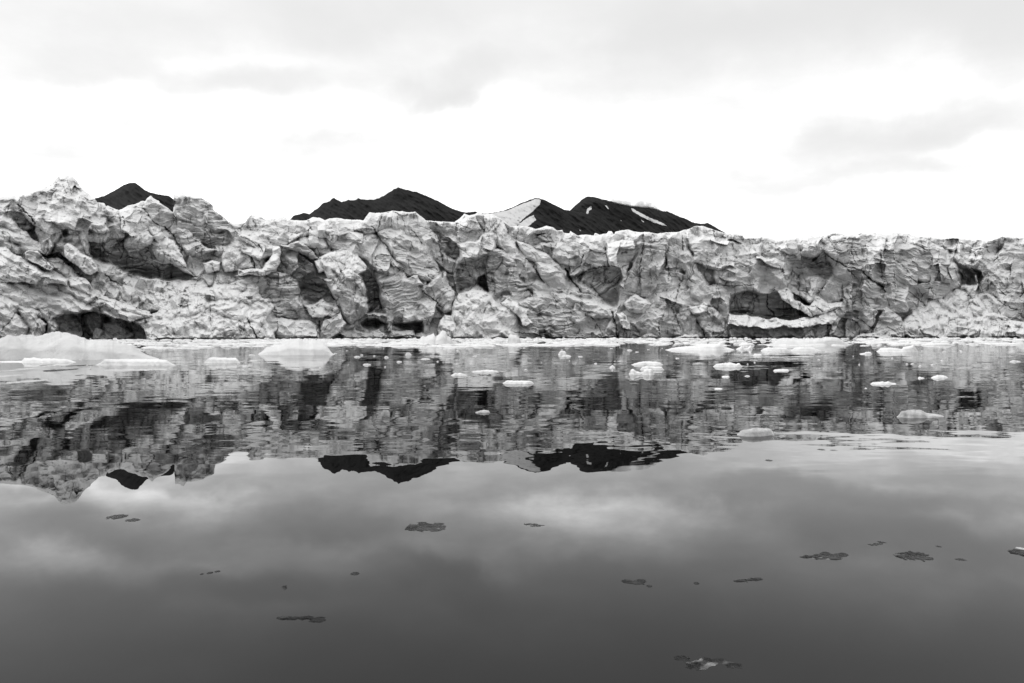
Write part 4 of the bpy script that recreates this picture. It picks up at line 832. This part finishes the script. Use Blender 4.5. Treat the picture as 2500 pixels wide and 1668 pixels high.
def shard(x0, x1, y0, y1, label, mat, seed, holes=.0, thick=.012, blobs=None, name='clear_ice_piece'):
    """thin melting piece seen from above: a sheet whose low parts are awash"""
    xc = (x0 + x1) / 2; yc = (y0 + y1) / 2; d = float(dist_of(yc))
    dn, df = float(dist_of(y1)), float(dist_of(y0))
    Wd = (x1 - x0) * d / F; Dp = df - dn
    nc, nr = 64, 34
    u = np.linspace(-1, 1, nc)[None, :]; v = np.linspace(-1, 1, nr)[:, None]
    uu = u + .16 * fbm(u * 2.1 + 0 * v, v * 2.1 + 0 * u, 3, seed); vv = v + .28 * fbm(u * 2.3 + 0 * v, v * 1.6 + 0 * u, 3, seed + 1)
    B = blobs or [(0, 0, .95, .8)]
    asp = float(np.clip(Wd / max(Dp, 1e-3) * .5, .6, 2.2))
    f = np.full((nr, nc), -1.0)
    for (bx, by, rx, ry) in B:
        f = np.maximum(f, 1 - np.sqrt(((uu - bx) / rx) ** 2 + ((vv - by) / ry) ** 2))
    f = f + .13 * fbm(u * 1.6 * asp + 0 * v, v * 3 + 0 * u, 4, seed + 2)
    z = np.clip(f * 3.5, -1, 1)
    if holes: z = z - holes * 1.2 * sstep(.1, .5, fbm(u * 2.6 + 0 * v, v * 2.0 + 0 * u, 3, seed + 6) + .35 * f)
    thick = thick * .22
    z = z * thick + .22 * thick * fbm(u * 3 + 0 * v, v * 2 + 0 * u, 3, seed + 4)
    z = np.clip(z, -.03, 1)
    z[0] = z[-1] = -.03; z[:, 0] = z[:, -1] = -.03
    a, _ = ray(xc, yc)
    X = u * Wd / 2 * 1.06 + 0 * v; Y = v * Dp / 2 * 1.06 + 0 * u
    top = np.stack([X, Y, z], -1); bot = top.copy(); bot[..., 2] = -.05
    V = np.concatenate([top, bot]).reshape(-1, 3)
    f1 = grid_faces(nr, nc); f2 = f1[:, ::-1] + nr * nc
    idx = np.arange(nr * nc).reshape(nr, nc)
    def strip(a_, b_): return np.stack([a_[:-1], a_[1:], b_[1:], b_[:-1]], -1)
    sides = np.concatenate([strip(idx[0], idx[0] + nr * nc), strip(idx[-1][::-1], idx[-1][::-1] + nr * nc), strip(idx[:, 0][::-1], idx[:, 0][::-1] + nr * nc), strip(idx[:, -1], idx[:, -1] + nr * nc)])
    o = make_mesh(name, V, np.concatenate([f1[:, ::-1], f2[:, ::-1], sides]), mat)
    o.location = (float(a) * (dn + df) / 2, (dn + df) / 2, 0)
    return tag(o, label, 'clear ice piece', 'dark clear ice pieces on the near water')
SH = [
 (262,309,1255,1269,'ragged dark ice piece left of its smaller twin, under the pinnacle reflection',CLEAR,.3,.02,None),
 (306,342,1265,1275,'leaf shaped dark ice piece touching a ragged one at left',CLEAR,.2,.015,None),
 (993,1088,1275,1300,'open ring of dark clear ice in the bright sky reflection near the centre',CLEAR,.55,.02,[(-.75,-.2,.25,.5),(0,0,1.,.9)]),
 (1280,1330,1276,1288,'small forked dark ice piece in the bright sky reflection',CLEAR,.4,.012,[(-.6,.3,.4,.4),(.3,-.3,.7,.35),(.1,.3,.3,.3)]),
 (488,498,1400,1404,'faintest of three dark flecks in a row at left',CLEAR,0,.008,None),
 (505,520,1396,1402,'middle of three dark flecks in a row at left',CLEAR,0,.01,None),
 (524,538,1393,1398,'right one of three dark flecks in a row at left',CLEAR,0,.01,None),
 (856,877,1396,1406,'single small dark oval of ice left of the centre',CLEAR,0,.012,None),
 (686,703,1429,1441,'small tilted dark ice fleck above the long dark bar',CLEAR,.2,.012,[(.4,-.4,.5,.5),(-.3,.4,.6,.5)]),
 (674,794,1503,1523,'long dark bar of clear ice with a thick right end, lower left',CLEAR,.15,.022,[(-.65,.35,.35,.5),(-.1,.35,.8,.35),(.65,0,.35,.75)]),
 (1519,1578,1412,1429,'curved dark ice piece like a hook, lower right of centre',CLEAR,.45,.018,[(-.5,0,.5,.5),(.1,-.3,.7,.5),(.6,.2,.35,.6)]),
 (1578,1592,1428,1435,'small dark fleck at the tail of the hook shaped piece',CLEAR,0,.01,None),
 (1694,1708,1421,1428,'lone dark dot of ice between the hook and the straight bar',CLEAR,0,.01,None),
 (1790,1863,1409,1424,'straight thin dark bar of ice, slightly tilted',CLEAR,0,.014,[(-.6,-.35,.4,.3),(0,0,.6,.35),(.6,.35,.4,.4)]),
 (1950,2072,1346,1368,'dark ice piece with a white lower rim at right',CLEAR,.3,.024,[(-.55,-.3,.45,.35),(.2,-.1,.5,.7),(.7,.3,.3,.4)]),
 (1985,2060,1360,1367,'thin bright white rim of ice under a dark ragged piece at right',MIXED,.1,.010,None),
 (2117,2168,1322,1334,'thin curved dark line of ice above the speckled piece',CLEAR,.1,.008,[(-.55,-.4,.45,.25),(0,-.1,.5,.25),(.6,.5,.4,.3)]),
 (2187,2271,1346,1371,'speckled dark clump of melting ice at right',CLEAR,.6,.024,[(-.5,-.1,.5,.6),(.3,-.3,.6,.5),(.1,.5,.5,.4),(.7,.4,.3,.3)]),
 (2332,2358,1363,1370,'thin faint dark streak right of the speckled clump',CLEAR,.1,.008,None),
 (2285,2298,1332,1337,'tiny dark dot above the speckled clump',CLEAR,0,.008,None),
 (2458,2530,1336,1357,'dark ice piece with a white top at the right edge',CLEAR,.35,.03,[(-.6,-.4,.4,.5),(.1,0,.6,.7)]),
 (2480,2506,1337,1346,'white lump of ice on the dark piece at the right edge',GREYICE,0,.04,None),
 (1646,1684,1600,1616,'dark left tip of the nearest glassy ice piece',CLEAR,.1,.014,None),
 (1668,1800,1600,1636,'nearest ice piece, glassy with white streaks, at the bottom of the view',MIXED,.45,.022,[(-.55,-.4,.45,.45),(.1,.1,.7,.5)]),
 (1770,1812,1616,1634,'dark right tip of the nearest glassy ice piece',CLEAR,.1,.014,None),
 (1868,1886,1122,1127,'small dark fleck in the pale reflection under the right ice wall',CLEAR,0,.01,None),
 (1996,2014,1096,1100,'dark dash just below the reflected ice edge at right',CLEAR,0,.01,None),
 (124,162,900.5,908,'black double lump on the pale water in front of the largest iceberg',CLEAR,0,.10,[(-.5,0,.5,.5),(.4,0,.55,.8)]),
 (172,196,891,895,'dark thin strip on the pale water right of the black double lump',CLEAR,0,.05,None),
 (204,215,891.5,894.5,'short dark strip near the tip of the long flat floe',CLEAR,0,.05,None),
 (108,122,890.5,893,'small dark fleck in front of the thin ice shelf',CLEAR,0,.04,None),
 (190,199,915,917.5,'tiny dark point below the short dark strips',CLEAR,0,.04,None),
 (3,36,901,910,'speckled grey slush patch at the left edge, upper one of two',GREYICE,.5,.06,None),
 (48,92,898,902,'thin grey line of slush right of the upper slush patch',GREYICE,.4,.05,None),
 (-20,32,914,924,'grey slush patch at the left edge, lower one of two',GREYICE,.4,.06,None),
 (45,94,926,937,'grey oval of wet ice on the pale water at left',GREYICE,.2,.06,None),
 (88,130,862.5,863.5,'thin dark crack line of ice on the big iceberg',CLEAR,0,.02,None),
 (2200,2236,887,889,'thin dark dash on the pale water under the boot shaped floe',CLEAR,0,.05,None),
 (2396,2414,884,886.5,'dark dash on the pale water near the right edge',CLEAR,0,.05,None),
]
for k, (x0, x1, y0, y1, lb, mt, ho, th, bl) in enumerate(SH):
    if 'crack line' in lb: continue
    shard(x0, x1, y0, y1, lb, mt, 700 + 13 * k, ho, th, bl)

# brash: countless bits of broken ice along the glacier foot
def brash():
    rng = np.random.RandomState(8)
    V = []; Fq = []; n0 = 0
    nseg = 10; rings = [(0, 1.0), (.45, .95), (.8, .75), (1.0, .25), (1.02, -.4)]
    def add(px, py, wpx, hpx, ar=1.2):
        nonlocal n0
        d = float(dist_of(py)); m = d / F
        rx = wpx * m / 2; ry = min(rx * ar, 9); hz = max(hpx * m, .05)
        a, _ = ray(px, py); cx = float(a) * d; cy = d
        th = np.linspace(0, 2 * np.pi, nseg, endpoint=False) + rng.rand()
        rad = 1 + .3 * (rng.rand(nseg) - .5) * 1.6
        vs = []
        for r, z in rings:
            jz = 1 + .5 * (rng.rand(nseg) - .5)
            vs.append(np.stack([cx + rx * r * rad * np.cos(th), cy + ry * r * rad * np.sin(th), hz * z * jz], -1))
        V.append(np.concatenate(vs))
        for q in range(len(rings) - 1):
            i = n0 + q * nseg + np.arange(nseg); j = n0 + q * nseg + (np.arange(nseg) + 1) % nseg
            Fq.append(np.stack([i, i + nseg, j + nseg, j], -1))
        n0 += nseg * len(rings)
    for _ in range(7500):
        px = rng.uniform(-500, 3050)
        w0 = waterline(px)
        lim = np.interp(px, [-500, 320, 470, 640, 830, 1130, 1250, 1500, 1700, 2000, 2500, 3050], [28, 27, 22, 17, 15, 23, 17, 15, 16, 18, 16, 16])
        q = rng.rand() ** 1.7
        py = w0 + .6 + q * lim
        dens = np.interp(px, [0, 1100, 1500, 2500], [1.0, .95, .62, .40]) * (1 - .62 * q)
        clump = .5 + .5 * math.sin(px * .021 + 3 * math.sin(px * .0057)) 
        if rng.rand() > dens * (.55 + .6 * clump): continue
        sz = rng.lognormal(2.3, .65)
        add(px, py, min(sz * (.9 + 1.4 * q), 90), rng.uniform(.6, 3.0) * (1 + .8 * (rng.rand() < .1)))
    for _ in range(260):      # sparse bits further out
        px = rng.uniform(-300, 2800); py = 845 + rng.rand() ** 2 * 60
        if rng.rand() < .5: add(px, py, rng.uniform(2, 8), rng.uniform(.4, 1.2))
    o = make_mesh('brash_ice', np.concatenate(V), np.concatenate(Fq)[:, ::-1][:, ::-1], FLOE)
    return tag(o, 'band of crushed white ice bits floating along the foot of the glacier', None, None, 'stuff')
brash()

# ------------------------------------------------------------------ mist cap on the right-hand ridge
def mist():
    P = tp('C', [(880,290),(940,299),(1010,313),(1080,327),(1160,340),(1250,348),(1300,350),(1350,362),(1400,390)])
    rr = [3, 9, 15, 17, 22, 26, 24, 17, 3]
    bm_v = []; bm_f = []; n = len(P); ns = 16
    for i, (px, py) in enumerate(P):
        X, Y, Z = at(px, py + 1.0, 5190.); r = rr[i]
        for k in range(ns):
            a = 2 * math.pi * k / ns
            bm_v.append((X, Y + 3 * r * math.cos(a), Z + r * 1.0 * math.sin(a) + .35 * r))
    for i in range(n - 1):
        for k in range(ns):
            bm_f.append((i * ns + k, i * ns + (k + 1) % ns, (i + 1) * ns + (k + 1) % ns, (i + 1) * ns + k))
    me = bpy.data.meshes.new('mist'); me.from_pydata(bm_v, [], bm_f + [tuple(range(ns))[::-1], tuple(range((n - 1) * ns, n * ns))])
    m = bpy.data.materials.new('mist_volume'); m.use_nodes = True; nt = m.node_tree; nt.nodes.clear()
    out = nt.nodes.new('ShaderNodeOutputMaterial'); pv = nt.nodes.new('ShaderNodeVolumePrincipled'); pv.inputs['Color'].default_value = (.98, .98, .98, 1)
    tc = nt.nodes.new('ShaderNodeTexCoord'); nz = noise_node(nt, tc.outputs['Object'], .018, 4, .6)
    nt.links.new(maprange(nt, nz.outputs['Fac'], .42, .62, 0, .03, True), pv.inputs['Density'])
    nt.links.new(pv.outputs[0], out.inputs['Volume'])
    me.materials.append(m)
    o = bpy.data.objects.new('mist', me); COL.objects.link(o)
    tag(o, 'thin white mist clinging to the crest of the long dark ridge', None, None, 'stuff')
mist()

# ------------------------------------------------------------------ sky
SUN_AZ, SUN_EL = math.radians(-82), math.radians(36)     # azimuth from +Y towards +X
W = bpy.data.worlds.new('World'); S.world = W; W.use_nodes = True
nt = W.node_tree; bg = nt.nodes['Background']
sky = nt.nodes.new('ShaderNodeTexSky'); sky.sky_type = 'NISHITA'; sky.sun_disc = False; sky.sun_elevation = SUN_EL; sky.sun_rotation = SUN_AZ
bw = nt.nodes.new('ShaderNodeRGBToBW'); nt.links.new(sky.outputs[0], bw.inputs[0])
tc = nt.nodes.new('ShaderNodeTexCoord')
sp = nt.nodes.new('ShaderNodeSeparateXYZ'); nt.links.new(tc.outputs['Generated'], sp.inputs[0])
yy = mathn(nt, 'MAXIMUM', sp.outputs['Y'], .05)
uu = mathn(nt, 'DIVIDE', sp.outputs['X'], yy); ww = mathn(nt, 'DIVIDE', sp.outputs['Z'], yy)
cmb = nt.nodes.new('ShaderNodeCombineXYZ'); nt.links.new(uu, cmb.inputs[0]); nt.links.new(ww, cmb.inputs[1])
# cloud layer coordinates (flat ceiling seen in perspective)
zz = mathn(nt, 'ADD', mathn(nt, 'MAXIMUM', sp.outputs['Z'], 0.0), .12)
cl = nt.nodes.new('ShaderNodeCombineXYZ'); nt.links.new(mathn(nt, 'DIVIDE', sp.outputs['X'], zz), cl.inputs[0]); nt.links.new(mathn(nt, 'DIVIDE', sp.outputs['Y'], zz), cl.inputs[1])
nA = noise_node(nt, cl.outputs[0], .75, 7, .55); nB = noise_node(nt, cl.outputs[0], 2.3, 6, .6)
# ragged blobs: centre u,w; radii; tilt; amount
ndist = noise_node(nt, cmb.outputs[0], 5.0, 5, .55)
ds = nt.nodes.new('ShaderNodeVectorMath'); ds.operation = 'SUBTRACT'; nt.links.new(ndist.outputs['Color'], ds.inputs[0]); ds.inputs[1].default_value = (.5, .5, .5)
dm = nt.nodes.new('ShaderNodeVectorMath'); dm.operation = 'MULTIPLY'; nt.links.new(ds.outputs[0], dm.inputs[0]); dm.inputs[1].default_value = (.34, .13, 0)
wv = nt.nodes.new('ShaderNodeVectorMath'); wv.operation = 'ADD'; nt.links.new(cmb.outputs[0], wv.inputs[0]); nt.links.new(dm.outputs[0], wv.inputs[1])
def blob(x, y, rx, ry, ang, amt):
    """x, y in the 2350-wide overview of the photo"""
    cx, cy = (x * 1.0638 - 1250) / F, (HZ - y * 1.0638) / F
    mp = nt.nodes.new('ShaderNodeMapping'); mp.vector_type = 'TEXTURE'
    mp.inputs['Location'].default_value = (cx, cy, 0); mp.inputs['Rotation'].default_value = (0, 0, math.radians(ang)); mp.inputs['Scale'].default_value = (rx * 1.0638 / F, ry * 1.0638 / F, 1)
    nt.links.new(wv.outputs[0], mp.inputs['Vector'])
    ln = nt.nodes.new('ShaderNodeVectorMath'); ln.operation = 'LENGTH'; nt.links.new(mp.outputs[0], ln.inputs[0])
    return maprange(nt, ln.outputs['Value'], 0.0, 1.45, amt, 0.0, True)
BLOBS = [(180,320,260,60,0,-.55),(720,365,190,60,5,-.62),(570,195,170,45,8,-.5),(1000,210,200,50,18,-.8),(2080,310,380,55,8,-.85),(1880,400,320,38,4,-.6),(2200,455,260,30,3,-.4),
 (1450,150,260,60,15,-.5),(60,395,160,18,0,-.5),(250,120,260,120,0,-.35),(800,60,260,60,0,-.35),(2330,120,120,120,0,-.5),
 (1300,370,330,60,0,.55),(1350,290,260,50,0,.4),(1150,230,90,40,0,.4),(2100,150,200,50,0,.3),(60,250,260,70,0,.3),(330,415,560,70,0,.5),(250,235,420,50,0,.45),(760,270,330,60,0,.45),(1500,360,300,60,0,.35),(1950,40,650,120,0,-.6),(700,20,500,60,0,-.3),(2150,330,420,30,4,-.3),(2150,400,330,26,2,-.6),(500,440,360,24,0,-.5),(1750,440,260,22,3,-.5),(1500,80,300,40,12,-.4),(980,235,150,26,20,-.4),(1700,400,160,30,5,-.3),(1950,30,500,60,0,-.5),(2250,520,300,20,0,.3),(600,130,200,30,0,.25)]
acc = None
for B in BLOBS:
    B = B[:5] + (B[5] * (1.25 if B[5] < 0 else 1.35),)
    o_ = blob(*B); acc = o_ if acc is None else mathn(nt, 'ADD', acc, o_)
base = mathn(nt, 'ADD', maprange(nt, nA.outputs['Fac'], .3, .7, -.42, .42), maprange(nt, nB.outputs['Fac'], .3, .7, -.30, .30))
front = maprange(nt, sp.outputs['Y'], .1, .35, 0, 1, True)
tot = mathn(nt, 'ADD', mathn(nt, 'MULTIPLY', acc, front), base)
# overcast: even inside the view, brighter overhead, dimmer low down behind the camera
zt = mathn(nt, 'ADD', maprange(nt, sp.outputs['Z'], .19, .45, .88, -.46, True), maprange(nt, sp.outputs['Z'], .05, .19, -.42, 0, True))
tt_ = mathn(nt, 'ADD', tot, zt)
view = mathn(nt, 'ADD', mathn(nt, 'MULTIPLY', mathn(nt, 'EXPONENT', mathn(nt, 'MULTIPLY', tt_, 1.3)), .20), .825)
zen = maprange(nt, sp.outputs['Z'], .50, .95, 0, .75, True)
back = maprange(nt, sp.outputs['Y'], -.35, .3, -.66, 0, True)
lum = mathn(nt, 'ADD', view, zen)
low = maprange(nt, sp.outputs['Z'], .3, .85, 1, 0, True)
lum = mathn(nt, 'ADD', lum, mathn(nt, 'MULTIPLY', back, low))
tenx = mathn(nt, 'MULTIPLY', lum, 10.0)
mixn = nt.nodes.new('ShaderNodeMix'); mixn.data_type = 'FLOAT'; mixn.inputs[0].default_value = .93
nt.links.new(bw.outputs[0], mixn.inputs[2]); nt.links.new(tenx, mixn.inputs[3])
nt.links.new(gray(nt, mixn.outputs[0]), bg.inputs['Color']); bg.inputs['Strength'].default_value = .1

sun = bpy.data.lights.new('sun', 'SUN'); sun.energy = 1.15; sun.angle = math.radians(22)
so = bpy.data.objects.new('sun', sun); COL.objects.link(so)
from mathutils import Vector
sd_ = Vector((math.sin(SUN_AZ) * math.cos(SUN_EL), math.cos(SUN_AZ) * math.cos(SUN_EL), math.sin(SUN_EL)))
so.rotation_euler = sd_.to_track_quat('Z', 'Y').to_euler()

# ------------------------------------------------------------------ camera and output
cam = bpy.data.cameras.new('camera'); cam.lens = 24; cam.sensor_width = 36; cam.clip_end = 30000; cam.clip_start = .05
co = bpy.data.objects.new('camera', cam); COL.objects.link(co)
co.location = (0, 0, CAMZ); co.rotation_euler = (math.pi / 2 - TILT, 0, 0)
S.camera = co
S.view_settings.view_transform = 'Standard'; S.view_settings.look = 'None'; S.view_settings.exposure = 0; S.view_settings.gamma = 1
S.cycles.max_bounces = 6; S.cycles.diffuse_bounces = 3; S.cycles.glossy_bounces = 3; S.cycles.volume_bounces = 2; S.cycles.use_denoising = True
